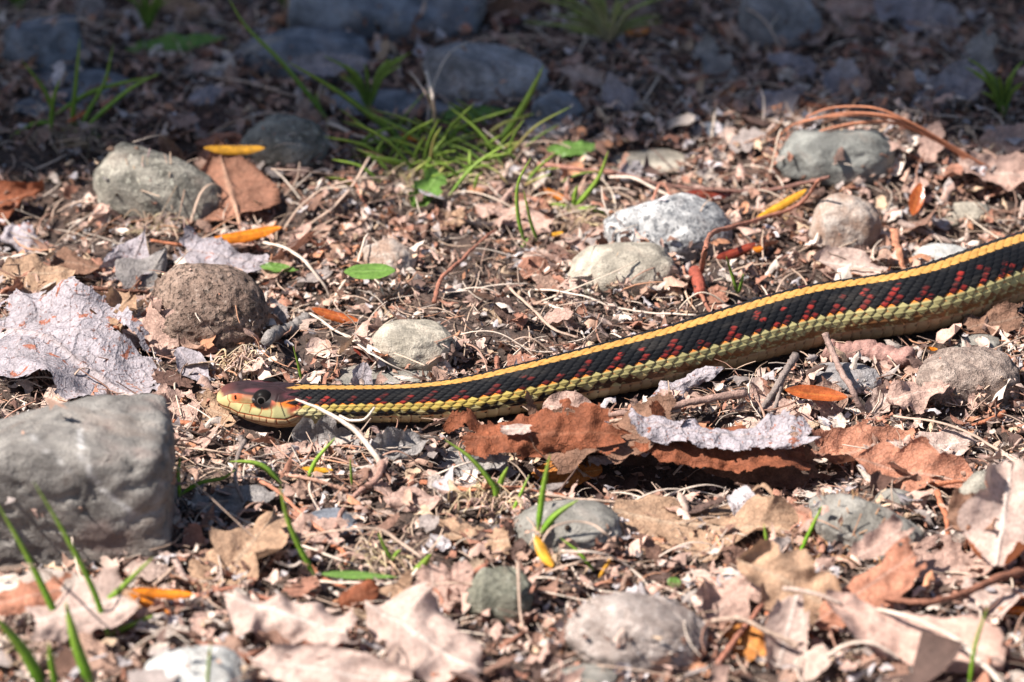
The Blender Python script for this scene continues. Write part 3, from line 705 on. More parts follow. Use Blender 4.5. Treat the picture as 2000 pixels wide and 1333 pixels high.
def leaf(cx, cy, Ln, Wd, yaw, label, kind='heart', pal='tan', tilt=0, roll=0, pitch=0, lift=.3, mat='leaf', stem=None, cat='dead leaf', name='dry_leaf', land=None, seed=None, fit=True, group=None, zabs=None, **k):
    seed = int(cx*7+cy*3) % 9973 if seed is None else seed
    col, vein = PAL[pal]
    if mat != 'bud': k['nu'] = int(min(96, max(36, Ln*18))); k['nv'] = int(min(71, max(25, Wd*18)))//2*2+1; k['crumple'] = k.get('crumple', .15)*(1.0 if mat == 'bleached' else 1.2)
    V, F, c = leaf_mesh(Ln, Wd, kind, seed=seed, col=col, vein=vein, **k)
    Rm = rot('x', R(tilt))@rot('z', R(yaw))@rot('y', R(-pitch))@rot('x', R(roll))
    p = W(cx, cy, 0); h, _ = HS(p[0:1], p[1:2]); p = W(cx, cy, float(h[0]-H(p[0], p[1]))+lift) if False else W(cx, cy, lift+max(0., float(h[0]-H(p[0], p[1]))))
    if zabs is not None: p = on_z(cx, cy, zabs)
    V = V@Rm.T+p
    if fit: V = settle(V, amount=.92)
    g0 = np.array([p[0], p[1], float(H(p[0], p[1]))])
    if stem:
        root = thing(name, g0, label, cat, group); mk('blade', V, F, M[mat], c, root)
        nv = k.get('nv', 31); a0 = V[nv//2]; d0 = V[nv//2]-V[nv//2+nv*3]; d0 /= np.linalg.norm(d0)
        pts = [a0-d0*.12*Ln, a0, a0+d0*stem*.5+np.array([0, 0, -.08*stem]), a0+d0*stem+np.array([.12*stem, 0, -.25*stem])]
        pts = spline(np.array(pts), 16); sv, sf = tube(pts, np.linspace(.05, .065, 16)*max(1, Wd/3), 7)
        mk('stem', sv, sf, M['wood'], np.tile(np.array(vein)*.9, (len(sv), 1)), root)
        o = root
    else:
        o = mk(name, V, F, M[mat], c, base=g0); tag(o, label, cat, group)
    if land: LAND.append((cx, cy, land))
    return o
# behind, left
leaf(443, 345, 3.0, 3.5, 104, 'heart shaped coral brown leaf with toothed edge lying on the long mottled stone', kind='heart', pal='sienna', tilt=24, pitch=4, lift=.95, stem=1.7, crumple=.12, curl=.2, fold=-.12, edge_up=.14, serr=.22, land='the heart shaped leaf', seed=5, fit=False)
leaf(350, 325, 2.4, 1.3, 120, 'dark brown curled leaf edge standing at the left of the heart shaped leaf', kind='oval', pal='brown', tilt=55, curl=1.2, lift=.5, crumple=.15)
leaf(455, 285, 2.0, 1.6, 10, 'small rusty brown leaf behind the heart shaped leaf under a yellow bud scale', kind='heart', pal='coral', tilt=20, lift=.5)
leaf(25, 392, 2.2, 2.0, 20, 'rust orange leaf with pale curled rim cut by the left edge', kind='heart', pal='rust', tilt=30, curl=.9, lift=.3, stem=None)
leaf(40, 472, 1.8, 1.5, -15, 'lilac grey crumpled leaf at the left edge below the rust orange leaf', kind='torn', pal='lilac', mat='lichen', tilt=15, lift=.3, crumple=.3)
leaf(118, 695, 6.8, 5.2, -40, 'large flaking lilac grey leaf with rust patches left of the snake head', kind='torn', pal='lilac', mat='lichen', tilt=8, lift=.55, crumple=.2, edge_up=.2, stem=None, holes=.03, land='the large flaking leaf', seed=4, curl=.4, veins=6)
leaf(262, 505, 2.0, 2.0, 70, 'lilac flaking leaf standing up behind the porous brown stone', kind='heart', pal='lilac', mat='lichen', tilt=45, curl=.9, lift=.7, crumple=.2, nu=60, nv=44, seed=8)
leaf(300, 525, 1.6, 1.6, 60, 'dark grey brown triangular leaf fold left of the porous brown stone', kind='heart', pal='grey', tilt=50, curl=-.8, lift=.7, crumple=.12)
leaf(430, 500, 3.0, 1.5, -14, 'lilac leaf strip with orange specks draped behind the porous brown stone', kind='torn', pal='lilac', mat='lichen', tilt=30, lift=.7, curl=-.5, crumple=.15, nu=60, nv=36)
leaf(70, 535, 2.5, 1.5, 5, 'curled grey tan leaf with pale ribs above the large flaking leaf', kind='oval', pal='tan', tilt=30, curl=-.9, lift=.5)
leaf(150, 515, 1.8, 1.2, -20, 'dull brown leaf fragment above the large flaking leaf', kind='torn', pal='brown', tilt=15, curl=-.5, lift=.4)
leaf(212, 612, 1.9, 1.9, 40, 'tan brown crumpled leaf left of the porous brown stone', kind='lobed', pal='tan', tilt=35, curl=.7, lift=.5, crumple=.2)
leaf(285, 665, 2.0, 1.2, -30, 'small dusty tan leaf in front of the porous brown stone', kind='torn', pal='pinktan', tilt=25, lift=.3)
leaf(378, 718, 1.9, 1.0, -58, 'narrow lilac leaf pointing at the snake head', kind='lance', pal='lilac', tilt=20, curl=.4, lift=.4)
leaf(345, 798, 1.6, 1.6, 8, 'lacy pinkish leaf between the large grey rock and the snake snout', kind='torn', pal='pinktan', tilt=30, lift=.3, holes=.08, seed=31)
leaf(418, 805, 1.6, 1.3, -20, 'thin tan leaf skeleton under the snake snout', kind='torn', pal='tan', tilt=25, lift=.2, holes=.1, seed=37)
leaf(560, 882, 1.5, .6, 10, 'crumpled dusty tan leaf under the snake jaw', kind='torn', pal='pinktan', tilt=30, lift=.15)
leaf(635, 865, 2.0, 1.4, -10, 'greyish crumpled leaf in front of the snake neck', kind='lobed', pal='grey', tilt=40, lift=.2, crumple=.3)
leaf(708, 735, .9, .9, 80, 'dark lilac curled leaf tip sticking up behind the snake neck', kind='lance', pal='lilac', tilt=60, curl=1.3, lift=.5)
# under and in front of the snake
leaf(1040, 850, 5.0, 1.5, 1, 'red brown shiny leaf hanging in front of the snake over the dark hollow', kind='torn', pal='rust', tilt=34, zabs=.95, crumple=.24, curl=-.7, holes=.03, bend=-.3, land='the red brown leaf', seed=12, fit=False, mat='leaf')
leaf(1010, 838, .9, .4, 0, 'small whitish scrap lying on the red brown leaf', kind='torn', pal='pale', mat='bleached', tilt=35, zabs=1.2, fit=False)
leaf(1180, 846, 4.6, 2.6, 3, 'flat dark brown leaf roofing the hollow between the red brown and the whitish leaf', kind='torn', pal='brown', tilt=4, zabs=.7, crumple=.10, seed=14, fit=False)  # extra leaf layer added to keep the hollow below in shade
leaf(1120, 802, 1.9, 1.3, -12, 'pinkish tan folded leaf tip lying against the snake belly', kind='lance', pal='pinktan', tilt=38, curl=.5, lift=.5, land='the folded leaf tip')
leaf(1343, 745, 2.5, .8, 24, 'narrow pale curled leaf with hooked tip leaning on the snake belly', kind='lance', pal='lilac', mat='lichen', tilt=40, curl=-1.2, lift=.6, bend=-.4, crumple=.25, land='the pale curled leaf')
leaf(1400, 846, 6.2, 1.25, -7, 'long whitish crusty leaf arching over the dark hollow', kind='torn', pal='lilac', mat='lichen', tilt=18, curl=-.6, zabs=1.15, crumple=.2, land='the whitish crusty leaf', seed=21, fit=False, bend=.5)
leaf(1420, 868, 5.6, 2.0, -8, 'rust brown leaf layer right under the whitish crusty leaf', kind='torn', pal='rust', tilt=22, curl=-.5, zabs=.7, crumple=.2, seed=22, fit=False)
leaf(1480, 905, 3.6, 1.5, -8, 'brown leaf layer hanging beneath the whitish crusty leaf', kind='torn', pal='brown', tilt=50, curl=-.3, zabs=-.1, crumple=.25, seed=23)
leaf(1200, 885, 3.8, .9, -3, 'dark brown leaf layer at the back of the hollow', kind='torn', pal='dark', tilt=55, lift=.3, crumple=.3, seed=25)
leaf(1105, 925, 2.1, .9, 6, 'curved glossy orange brown leaf in the dark hollow', kind='oval', pal='orange', tilt=30, curl=-1.0, lift=.25, seed=27, mat='leaf')
leaf(930, 905, 2.4, 1.1, -8, 'grey brown leaf fragments left of the hollow', kind='torn', pal='grey', tilt=35, lift=.4, crumple=.3)
leaf(775, 880, 1.8, 1.2, 20, 'dark grey crumpled leaf in front of the snake neck beside the forked stalk', kind='lobed', pal='grey', tilt=40, lift=.3, crumple=.3)
leaf(805, 975, 1.7, 1.0, -5, 'pinkish brown rolled leaf just left of the smooth grey cobble', kind='oval', pal='pinktan', tilt=30, curl=-1.1, lift=.35)
leaf(1370, 1025, 5.4, 3.4, -12, 'large thin tan leaf lying flat right of the smooth grey cobble', kind='maple', pal='tan', tilt=6, lift=.25, crumple=.10, nu=80, nv=60, land='the large flat tan leaf', seed=41, holes=.03)
leaf(915, 1050, 2.3, 1.2, -14, 'small tan leaf with a dark hole left of the smooth grey cobble', kind='torn', pal='tan', tilt=12, lift=.2, holes=.05, land='the small tan leaf', seed=43)
leaf(470, 1090, 3.9, 2.7, 62, 'tan lobed leaf half in the shadow of the large grey rock', kind='maple', pal='tan', tilt=14, lift=.3, fold=.25, crumple=.10, nu=70, nv=50, land='the tan lobed leaf', stem=1.6, seed=46)
leaf(455, 975, 2.6, 1.4, 15, 'dusky lobed leaf in the shadow beside the large grey rock', kind='lobed', pal='grey', tilt=20, lift=.3, crumple=.2)
leaf(600, 1050, 2.4, 1.3, -10, 'pale grey leaf behind the tan lobed leaf', kind='torn', pal='pinktan', tilt=15, lift=.25)
leaf(560, 1205, 3.7, 2.3, -22, 'large pinkish white wavy leaf beside the pale stone at the bottom edge', kind='lobed', pal='pale', mat='bleached', tilt=26, lift=.8, curl=-1.2, crumple=.26, stem=None, land='the large pinkish wavy leaf', seed=51)
leaf(640, 1312, 4.6, 1.6, -10, 'pinkish white leaf with raised rib cut by the bottom edge', kind='oval', pal='pale', mat='bleached', tilt=20, lift=.9, curl=.6, crumple=.15, nu=60, nv=40, seed=53)
leaf(825, 1245, 4.0, 2.2, -38, 'pinkish white curled leaf with rust underside left of the pinkish cobble', kind='lobed', pal='pale', mat='bleached', tilt=22, lift=.8, curl=-1.5, crumple=.22, land='the pinkish curled leaf', seed=57)
leaf(700, 1165, 1.2, .9, 20, 'small rust orange leaf edge between the two large pinkish leaves', kind='oval', pal='rust', tilt=55, curl=-1.0, lift=.5)
leaf(590, 1275, 1.5, .6, -5, 'rust brown fold showing under the pinkish wavy leaf', kind='oval', pal='rust', tilt=60, curl=.6, lift=1.1)
leaf(150, 1195, 3.2, 1.6, 18, 'pale tan curled leaf in front of the cream stone', kind='torn', pal='pale', mat='bleached', tilt=30, curl=-.8, lift=.4, crumple=.2)
leaf(265, 1195, 2.2, 1.3, -30, 'greyish tan leaf behind the blurred grass tuft at bottom left', kind='oval', pal='tan', tilt=25, curl=.6, lift=.4)
leaf(60, 1165, 2.5, 1.0, 15, 'brown shaded leaf strip leaning on the cream stone', kind='torn', pal='coral', tilt=40, curl=-.5, lift=.5)
leaf(760, 1180, 1.8, 1.3, 30, 'thin tan torn leaf behind the pinkish curled leaf', kind='torn', pal='tan', tilt=15, lift=.25)
leaf(850, 1160, 1.9, 1.4, 100, 'pale tan leaf flap left of the greenish stone', kind='torn', pal='pinktan', tilt=20, lift=.3, curl=.3)
# right
leaf(1790, 925, 3.6, 2.2, -15, 'reddish tan lobed leaf with curled rim behind the sloping grey stone', kind='lobed', pal='coral', tilt=22, lift=.35, curl=.3, crumple=.16, nu=60, nv=44, land='the reddish lobed leaf', seed=61)
leaf(1690, 880, 3.4, 1.8, 10, 'ragged reddish tan leaf right of the whitish crusty leaf', kind='torn', pal='coral', tilt=15, lift=.25, crumple=.2, holes=.04, seed=63)
leaf(1640, 1000, 1.7, 1.3, -20, 'pinkish veined leaf over the left end of the sloping grey stone', kind='torn', pal='pinktan', tilt=14, lift=.05, crumple=.06, seed=65)
leaf(1960, 1010, 3.4, 2.8, 80, 'pale cream crumpled leaf leaning on the grey stone at the right edge', kind='lobed', pal='pale', mat='bleached', tilt=35, lift=.5, crumple=.2, curl=.5, nu=60, nv=44, land='the pale crumpled leaf', seed=67)
leaf(1900, 1000, 1.3, 1.5, 95, 'brown shaded leaf fold inside the pale crumpled leaf', kind='torn', pal='brown', tilt=50, lift=.7)
leaf(1540, 1145, 3.2, 2.6, -30, 'crumpled light tan lobed leaf right of the pinkish cobble', kind='lobed', pal='tan', mat='leaf', tilt=34, lift=.9, curl=.5, crumple=.22, nu=70, nv=50, land='the crumpled lobed leaf', seed=71)
leaf(1690, 1150, 3.6, 1.3, 35, 'upturned coral tan leaf edge rising at the right of the crumpled lobed leaf', kind='torn', pal='coral', tilt=40, lift=.9, curl=-.9, crumple=.16, seed=73)
leaf(1535, 1245, 2.2, 1.6, 75, 'pale tan drooping leaf lobe in front of the crumpled lobed leaf', kind='torn', pal='pale', mat='bleached', tilt=48, lift=.6, curl=.6)
leaf(1420, 1180, 2.0, 1.8, 50, 'pinkish tan broken leaf touching the pinkish cobble', kind='lobed', pal='pinktan', tilt=22, lift=.5, crumple=.25)
leaf(1780, 1235, 5.2, 1.9, -24, 'long pale tan leaf with a strong midrib running to the bottom right corner', kind='oval', pal='pinktan', mat='bleached', tilt=25, lift=1.0, curl=-.5, crumple=.16, nu=80, nv=40, stem=1.2, land='the long ribbed leaf', seed=77)
leaf(1455, 1255, 1.4, 1.1, -40, 'small curled orange tan leaf right of the pinkish cobble', kind='oval', pal='orange', tilt=35, lift=.4, curl=.8)
leaf(1850, 1110, 3.2, 1.4, 8, 'grey pink flat leaf below the sloping grey stone', kind='oval', pal='pinktan', tilt=15, lift=.3)
leaf(1960, 1170, 2.2, 1.8, 20, 'pale pink leaf under a dark stem at the right edge', kind='heart', pal='pale', mat='bleached', tilt=12, lift=.3)
leaf(1720, 1060, 2.0, 1.0, 40, 'small flaky tan leaf on the near end of the sloping grey stone', kind='torn', pal='pinktan', tilt=20, lift=.2)
leaf(1815, 870, 2.6, 1.3, 5, 'dusty white pink leaf below the crusty brown stone', kind='torn', pal='pale', tilt=15, lift=.2)
leaf(1940, 630, 2.0, 1.1, 15, 'shaded brown leaf in front of the snake at the right edge', kind='torn', pal='brown', tilt=25, lift=.5)
leaf(1720, 790, 1.2, 1.0, 60, 'small cream papery leaf right of the orange bud scale by the twig', kind='torn', pal='pale', tilt=25, curl=.7, lift=.25)
leaf(1790, 770, 2.0, 1.3, 20, 'ragged greyish pink leaf left of the crusty brown stone', kind='lobed', pal='pinktan', tilt=25, lift=.25, crumple=.25)
leaf(1510, 790, 1.8, .9, -25, 'brown curled leaf bit under the snake left of the forked dark twig', kind='torn', pal='pinktan', tilt=30, lift=.2)
leaf(1665, 520, 2.4, 1.2, -8, 'pale pink papery leaf in front of the pinkish tan stone', kind='oval', pal='pale', mat='bleached', tilt=20, lift=.3, curl=-.4, land='the papery leaf')
leaf(1000, 425, 2.6, 1.3, -25, 'light tan leaf right of the lobed green leaf', kind='lobed', pal='pinktan', tilt=15, lift=.25)
leaf(880, 430, 1.1, .8, 20, 'small tan leaf bit in front of the lobed green leaf', kind='torn', pal='tan', tilt=15, lift=.2)
# shade
for q in ((1545, 125, 1.9, 1.0, -20, 'lilac', 'pale lilac leaf with a raised horn deep in the shade'), (1645, 165, 1.5, 1.4, -50, 'lilac', 'cupped lilac leaf in the shade behind the pine needles'), (1210, 190, 1.0, 1.4, 60, 'lilac', 'round lilac leaf standing in the shade right of the small dark stone'),
          (640, 128, 2.8, 1.0, 5, 'lilac', 'pale lilac leaf on the front of the dark slab'), (1790, 35, 3.2, 2.4, -25, 'lilac', 'large lilac leaf at the top edge toward the right'), (1680, 10, 2.6, 1.5, 10, 'pinktan', 'pinkish leaf cut by the top edge beside the large lilac leaf'),
          (1860, 180, 3.0, 1.8, 40, 'lilac', 'dull lilac crumpled leaf in the shade near the right edge'), (1400, 130, 2.4, 1.2, -55, 'grey', 'long grey brown leaf sloping down in the shade left of the pale lilac leaf'), (1670, 168, .9, 1.2, 80, 'pinktan', 'small pinkish leaf beside the cupped lilac leaf'),
          (1140, 150, 1.6, .8, -20, 'pale', 'small pale leaf right of the shaded cobble'), (1530, 200, 1.6, 1.4, 30, 'lilac', 'dull lilac leaf left of the cupped lilac leaf'), (1910, 120, 2.2, 1.6, 70, 'grey', 'grey leaf in the shade at the right'),
          (510, 105, 1.7, 1.0, -20, 'grey', 'grey leaf in the shade left of the dark slab'), (400, 190, 1.4, .9, 35, 'lilac', 'small lilac leaf in the shade behind the rounded grey stone'), (1980, 270, 2.4, 1.5, 10, 'pinktan', 'pinkish leaf at the right edge where the sun starts'),
          (1950, 335, 2.8, 1.8, -10, 'pinktan', 'pinkish pale leaf cut by the right edge behind the snake'), (320, 10, 3.2, 1.0, -14, 'tan', 'tan leaf strip cut by the top edge at the left'), (1010, 20, 2.4, 1.2, 10, 'brown', 'brown leaf in the shade right of the dark boulder')):
    leaf(q[0], q[1], q[2], q[3], q[4], q[6], kind=rs.choice(['heart', 'torn', 'oval', 'lobed']), pal=q[5], tilt=30, lift=.5, curl=.7*(rs.rand()-.3), crumple=.2, mat='leaf')
# ------------------------------------------------------------------ green leaves
leaf(835, 372, 1.9, 1.1, 62, 'soft lobed green leaf lying before the grass clump', kind='lobed', pal='green', tilt=25, lift=.5, mat='grass', cat='green leaf', name='green_leaf', crumple=.08, land='the lobed green leaf', curl=.3)
leaf(722, 530, 1.55, .85, 3, 'small oval green leaf with a dark crumb on it', kind='oval', pal='green', tilt=12, lift=.35, mat='grass', cat='green leaf', name='green_leaf', crumple=.04, land='the oval green leaf', serr=0)
leaf(545, 524, 1.2, .38, -6, 'narrow bright green leaf beside the porous brown stone', kind='lance', pal='green', tilt=25, lift=.4, mat='grass', cat='green leaf', name='green_leaf', curl=.6, serr=0)
leaf(1125, 290, 1.9, .7, 3, 'dark green leaf at the edge of the shade right of the grass clump', kind='lance', pal='green', tilt=20, lift=.4, mat='grass', cat='green leaf', name='green_leaf', serr=0)
leaf(1316, 1138, .32, .42, 80, 'tiny pale green seed leaf above the pinkish cobble', kind='oval', pal='green', tilt=50, lift=.3, mat='grass', cat='green leaf', name='green_leaf', serr=0)
leaf(345, 85, 3.4, .8, 8, 'dark green strap leaf in the shade at the upper left', kind='lance', pal='green', tilt=25, lift=.4, mat='grass', cat='green leaf', name='green_leaf', serr=0)
leaf(930, 222, 2.4, .7, 4, 'dull green leaf in the shade behind the grass clump', kind='lance', pal='green', tilt=25, lift=.2, mat='grass', cat='green leaf', name='green_leaf', serr=0)

# ------------------------------------------------------------------ bud scales
BP = dict(o=((.80, .24, .015), (.85, .33, .03)), y=((.80, .38, .03), (.85, .46, .06)), r=((.26, .04, .02), (.34, .08, .04)), w=((.85, .62, .3), (.9, .6, .2)), d=((.50, .12, .03), (.6, .2, .05)))
def bud(cx, cy, Ln, Wd, yaw, pal, label, tilt=40, lift=.35, curl=-1.1, roll=0):
    PAL['_b'] = BP[pal]
    o = leaf(cx, cy, Ln, Wd, yaw, label, kind='oval', pal='_b', tilt=tilt, lift=lift, curl=curl, roll=roll, mat='bud', cat='bud scale', name='bud_scale', serr=0, crumple=.02, bend=.25, nu=26, nv=13, veins=1, group='glossy bud scales dropped on the litter')
bud(477, 459, 2.35, .50, 11, 'o', 'bright orange bud scale lying in front of the heart shaped leaf', lift=.85)
bud(458, 291, 1.95, .42, 0, 'y', 'yellow and orange bud scale lying on the heart shaped leaf', lift=1.5)
bud(1594, 771, 1.85, .60, -8, 'd', 'glossy dark orange bud scale with yellow end below the snake', tilt=30, curl=.8, lift=.75)
bud(1062, 1078, 1.25, .42, -68, 'y', 'yellow and white bud scale standing before the smooth grey cobble', tilt=20, lift=.6)
bud(318, 1158, 1.7, .36, -5, 'o', 'vivid orange bud scale with wet highlights before the large grey rock', lift=.75)
bud(292, 1180, 1.3, .26, -28, 'o', 'thin orange bud scale crossing in front of the vivid orange one', lift=.6)
bud(1526, 400, 1.9, .36, 32, 'y', 'amber bud scale tilted above the pinkish tan stone', lift=.6)
bud(655, 616, 1.5, .42, -16, 'd', 'reddish bud scale right of the porous brown stone')
bud(1085, 380, .85, .30, -28, 'o', 'short orange red bud scale beside the small green sprout')
bud(1085, 457, .5, .20, 12, 'y', 'tiny amber bud scale below the small green sprout')
bud(812, 271, 1.0, .22, -12, 'o', 'orange bud scale in the middle of the grass clump', lift=.6)
bud(620, 917, .9, .22, -4, 'y', 'yellow bud scale half hidden in front of the snake neck')
bud(1985, 1191, 1.0, .30, -2, 'o', 'orange bud scale at the right edge by the dark stem')
bud(1182, 1108, .75, .14, 60, 'y', 'thin amber bud scale behind the pinkish cobble', lift=.4)
bud(1437, 491, 1.35, .44, 22, 'r', 'deep red bud scale at the right of the white speckled stone', lift=.7, curl=-1.4)
bud(1480, 486, .32, .26, 10, 'o', 'tiny round orange bud scale touching the deep red one', lift=.6)
bud(1385, 378, 1.7, .50, 3, 'r', 'dark red bud scale behind the white speckled stone', lift=.4)
bud(1245, 62, .9, .35, 8, 'o', 'orange bud scale in the shade at the top')
bud(955, 35, 2.2, .45, -8, 'r', 'long dull red bud scale in the shade right of the dark boulder')
bud(1820, 681, .35, .16, -10, 'o', 'tiny orange bud scale in front of the snake at the right')
bud(1296, 402, .55, .22, 75, 'd', 'amber bud scale standing on the white speckled stone', lift=.9)
bud(715, 695, 1.0, .2, -30, 'r', 'slim reddish bud scale left of the tan stone behind the neck')
bud(150, 228, .8, .2, 35, 'd', 'orange brown bud scale in the left grass tuft')
bud(1790, 390, 1.2, .5, 75, 'd', 'orange brown bud scale standing right of the pinkish tan stone', lift=.4, curl=.6)

# ------------------------------------------------------------------ twigs, stems, straws, needles
def path3(pts):
    """pts of (px, py, height above what lies there)"""
    out = []
    for q in pts:
        p = W(q[0], q[1], 0); h, _ = HS(p[0:1], p[1:2]); ex = max(0., float(h[0]-H(p[0], p[1])))
        out.append(W(q[0], q[1], q[2]+ex) if len(q) < 4 else W(q[0], q[1], q[2]))
    return np.array(out)
def stick(pts, r0, r1, colr, label, cat='twig', name='twig', mat='wood', flat=1.0, n=None, sides=8, parent=None, rough=.14, group=None, world=None, land=None):
    P = spline(path3(pts) if world is None else np.array(world), n or max(10, 8*len(pts)))
    P = P+((fbm(P*1.7, 3, 2)-.5)*r0*1.6)[:, None]*np.array([.3, .5, 1])
    V, F = tube(P, np.linspace(r0, r1, len(P))*(1+.12*np.sin(np.arange(len(P))*1.9)*(r0 > .04)), sides, flat, rough=rough)
    c = np.array(colr)*(.7+.6*fbm(V*1.8, 6, 3)[:, None])
    b0 = P[0].copy(); b0[2] = P[:, 2].min()
    o = mk(name, V, F, M[mat], c, parent, base=None if parent is not None else b0)
    if parent is None: tag(o, label, cat, group)
    if land: m_ = pts[len(pts)//2]; LAND.append((m_[0], m_[1], land))
    return o
tw = dict(red=(.36, .15, .10), grey=(.24, .19, .17), dark=(.12, .075, .06), tan=(.50, .36, .28), pale=(.66, .54, .45), rust=(.46, .17, .09))
stick([(1612, 684, .36), (1700, 690, .36), (1778, 712, .34)], .33, .30, (.36, .20, .17), 'thick smooth reddish brown stick lying just below the snake', name='stick', cat='stick', sides=14, rough=.05, land='the thick reddish stick', n=30)
t = thing('twig', W(1555, 700), 'forked dark grey twig in front of the snake left of the orange bud scale', 'twig')
stick([(1553, 697, .9), (1530, 735, .7), (1505, 775, .35), (1478, 812, .15)], .12, .08, tw['grey'], None, parent=t, name='stem'); stick([(1530, 735, .7), (1512, 800, .2), (1490, 828, .1)], .07, .04, tw['grey'], None, parent=t, name='branch')
stick([(1612, 650, 1.5), (1630, 700, 1.0), (1658, 750, .5), (1692, 812, .15)], .10, .085, (.30, .20, .17), 'straight grey brown twig leaning on the snake beside the thick reddish stick')
stick([(1118, 828, .8), (1200, 812, .9), (1300, 795, .9), (1375, 780, .8), (1458, 768, .7)], .07, .13, (.36, .23, .19), 'long reddish brown dry stalk running along the foot of the snake', name='stalk', cat='stalk', land='the long dry stalk')
stick([(1130, 838, .7), (1230, 818, .8), (1330, 800, .7)], .05, .07, tw['tan'], 'thin tan stalk under the long dry stalk', name='stalk', cat='stalk')
stick([(848, 592, .2), (862, 545, .5), (905, 505, .6), (935, 475, .5), (970, 448, .4)], .075, .035, tw['red'], 'kinked reddish twig standing behind the middle of the snake', land='the kinked reddish twig')
stick([(95, 580, .4), (150, 565, .7), (215, 563, .8), (290, 575, .5)], .10, .05, (.20, .09, .06), 'arched dark brown stem above the large flaking leaf', name='stem', cat='stem', land='the arched dark stem')
t = thing('twig', W(1365, 560), 'bent red brown twig with blunt red buds right of the white speckled stone', 'twig'); LAND.append((1380, 480, 'the bent red twig'))
stick([(1600, 350, 1.0), (1560, 400, .9), (1470, 432, .9), (1395, 455, .9), (1378, 485, .8), (1370, 530, .5)], .05, .09, tw['red'], None, parent=t, name='stem')
stick([(1358, 528, .55), (1363, 550, .45), (1368, 572, .35)], .20, .17, (.30, .07, .045), None, parent=t, name='bud', mat='wood', sides=12, rough=.05); stick([(1368, 572, .35), (1382, 600, .15), (1390, 612, .1)], .06, .05, tw['red'], None, parent=t, name='stem')
t = thing('dry_stalk', W(745, 925), 'forked pale dry stalk with its tip crossing the snake neck', 'stalk'); LAND.append((690, 850, 'the forked stalk'))
stick([(578, 780, 1.55), (620, 797, 1.6), (668, 822, 1.4), (700, 850, 1.1), (735, 893, .7), (748, 925, .3)], .035, .10, tw['pale'], None, parent=t, name='stem', mat='straw')
stick([(664, 812, 1.4), (685, 820, 1.4), (712, 818, 1.5), (732, 795, 1.7)], .04, .03, tw['pale'], None, parent=t, name='branch', mat='straw'); stick([(668, 822, 1.4), (700, 838, 1.1), (712, 862, .8)], .05, .03, tw['tan'], None, parent=t, name='branch', mat='straw')
stick([(748, 905, .6), (735, 935, .5), (700, 962, .4), (668, 1000, .3), (655, 1030, .2)], .10, .06, (.42, .24, .19), 'twisted pinkish stem running down from the forked stalk', name='stem', cat='stem')
leaf(738, 918, 1.0, .5, 55, 'pointed grey pink husk at the foot of the forked stalk', kind='lance', pal='pinktan', tilt=40, curl=-1.2, lift=.5, name='husk', cat='husk')
t = thing('fallen_branchlet', W(478, 920), 'thin grey twig standing by the large grey rock below the snake head', 'twig')
stick([(478, 860, 1.3), (462, 900, 1.0), (462, 950, .6), (485, 995, .2)], .07, .05, tw['grey'], None, parent=t, name='stem'); stick([(470, 850, 1.4), (476, 870, 1.2)], .10, .08, tw['grey'], None, parent=t, name='knob')
stick([(820, 945, .35), (900, 955, .4), (1010, 955, .4), (1080, 968, .3), (1190, 985, .3)], .11, .05, tw['rust'], 'long split orange red bark strip behind the smooth grey cobble', name='bark_strip', cat='bark strip', flat=.5, land='the long bark strip')
stick([(1230, 985, .3), (1170, 978, .4), (1080, 970, .4), (1000, 955, .3)], .04, .05, tw['tan'], 'thin brown root fibre along the long bark strip', name='stem', cat='stem')
stick([(1725, 1168, .8), (1800, 1178, .9), (1880, 1160, .9), (1950, 1130, .9), (2030, 1100, .9)], .07, .13, (.26, .11, .07), 'long dark red brown stem entering from the right edge', name='stem', cat='stem', land='the dark red stem')
stick([(1400, 1300, .4), (1440, 1245, .6), (1490, 1180, .9)], .09, .07, tw['red'], 'reddish stick leaning at the right of the pinkish cobble', name='twig')
stick([(1370, 1215, .8), (1440, 1210, 1.1), (1500, 1235, 1.0), (1560, 1262, .6)], .05, .08, tw['tan'], 'tan leaf stalk in front of the crumpled lobed leaf', name='stalk', cat='stalk')
stick([(325, 1080, .3), (350, 1110, .4), (365, 1140, .2)], .10, .08, (.42, .30, .26), 'short tan stick at the corner of the large grey rock', name='twig')
stick([(300, 1145, .2), (345, 1105, .3)], .06, .05, tw['tan'], 'short pale twig crossing at the corner of the large grey rock', name='twig')
stick([(1830, 960, .4), (1850, 1020, .3), (1845, 1090, .15)], .09, .06, tw['rust'], 'upright rust coloured bark strip right of the sloping grey stone', name='bark_strip', cat='bark strip', flat=.5)
stick([(1880, 960, .6), (1892, 1020, .4), (1885, 1075, .2)], .08, .05, (.48, .24, .15), 'tan orange bark strip under the pale crumpled leaf', name='bark_strip', cat='bark strip', flat=.5)
stick([(1745, 450, .7), (1755, 490, .6), (1768, 528, .3)], .14, .08, (.50, .22, .13), 'orange brown bark strip standing behind the snake left of the white pebble', name='bark_strip', cat='bark strip', flat=.4)
stick([(1755, 435, .3), (1800, 450, .35), (1860, 475, .3)], .12, .07, (.30, .22, .19), 'grey brown stick end behind the smooth white pebble', name='twig')
for k, (ang) in enumerate((0,)):
    t = thing('bark_piece', W(600, 645), 'grey ridged bark piece at the foot of the porous brown stone', 'bark piece')
    for j in range(5):
        stick([(522+j*14.5, 662-j*7.6, .25), (540+j*14.5, 654-j*7.6, .25)], .17, .20, (.27, .24, .225), None, parent=t, name='ridge', sides=10, n=5, rough=.12)
stick([(1270, 440, .4), (1275, 395, .9), (1290, 360, 1.2), (1306, 378, 1.0), (1300, 420, .6)], .06, .04, (.44, .20, .14), 'small looped brown tendril on the white speckled stone', name='tendril', cat='tendril')
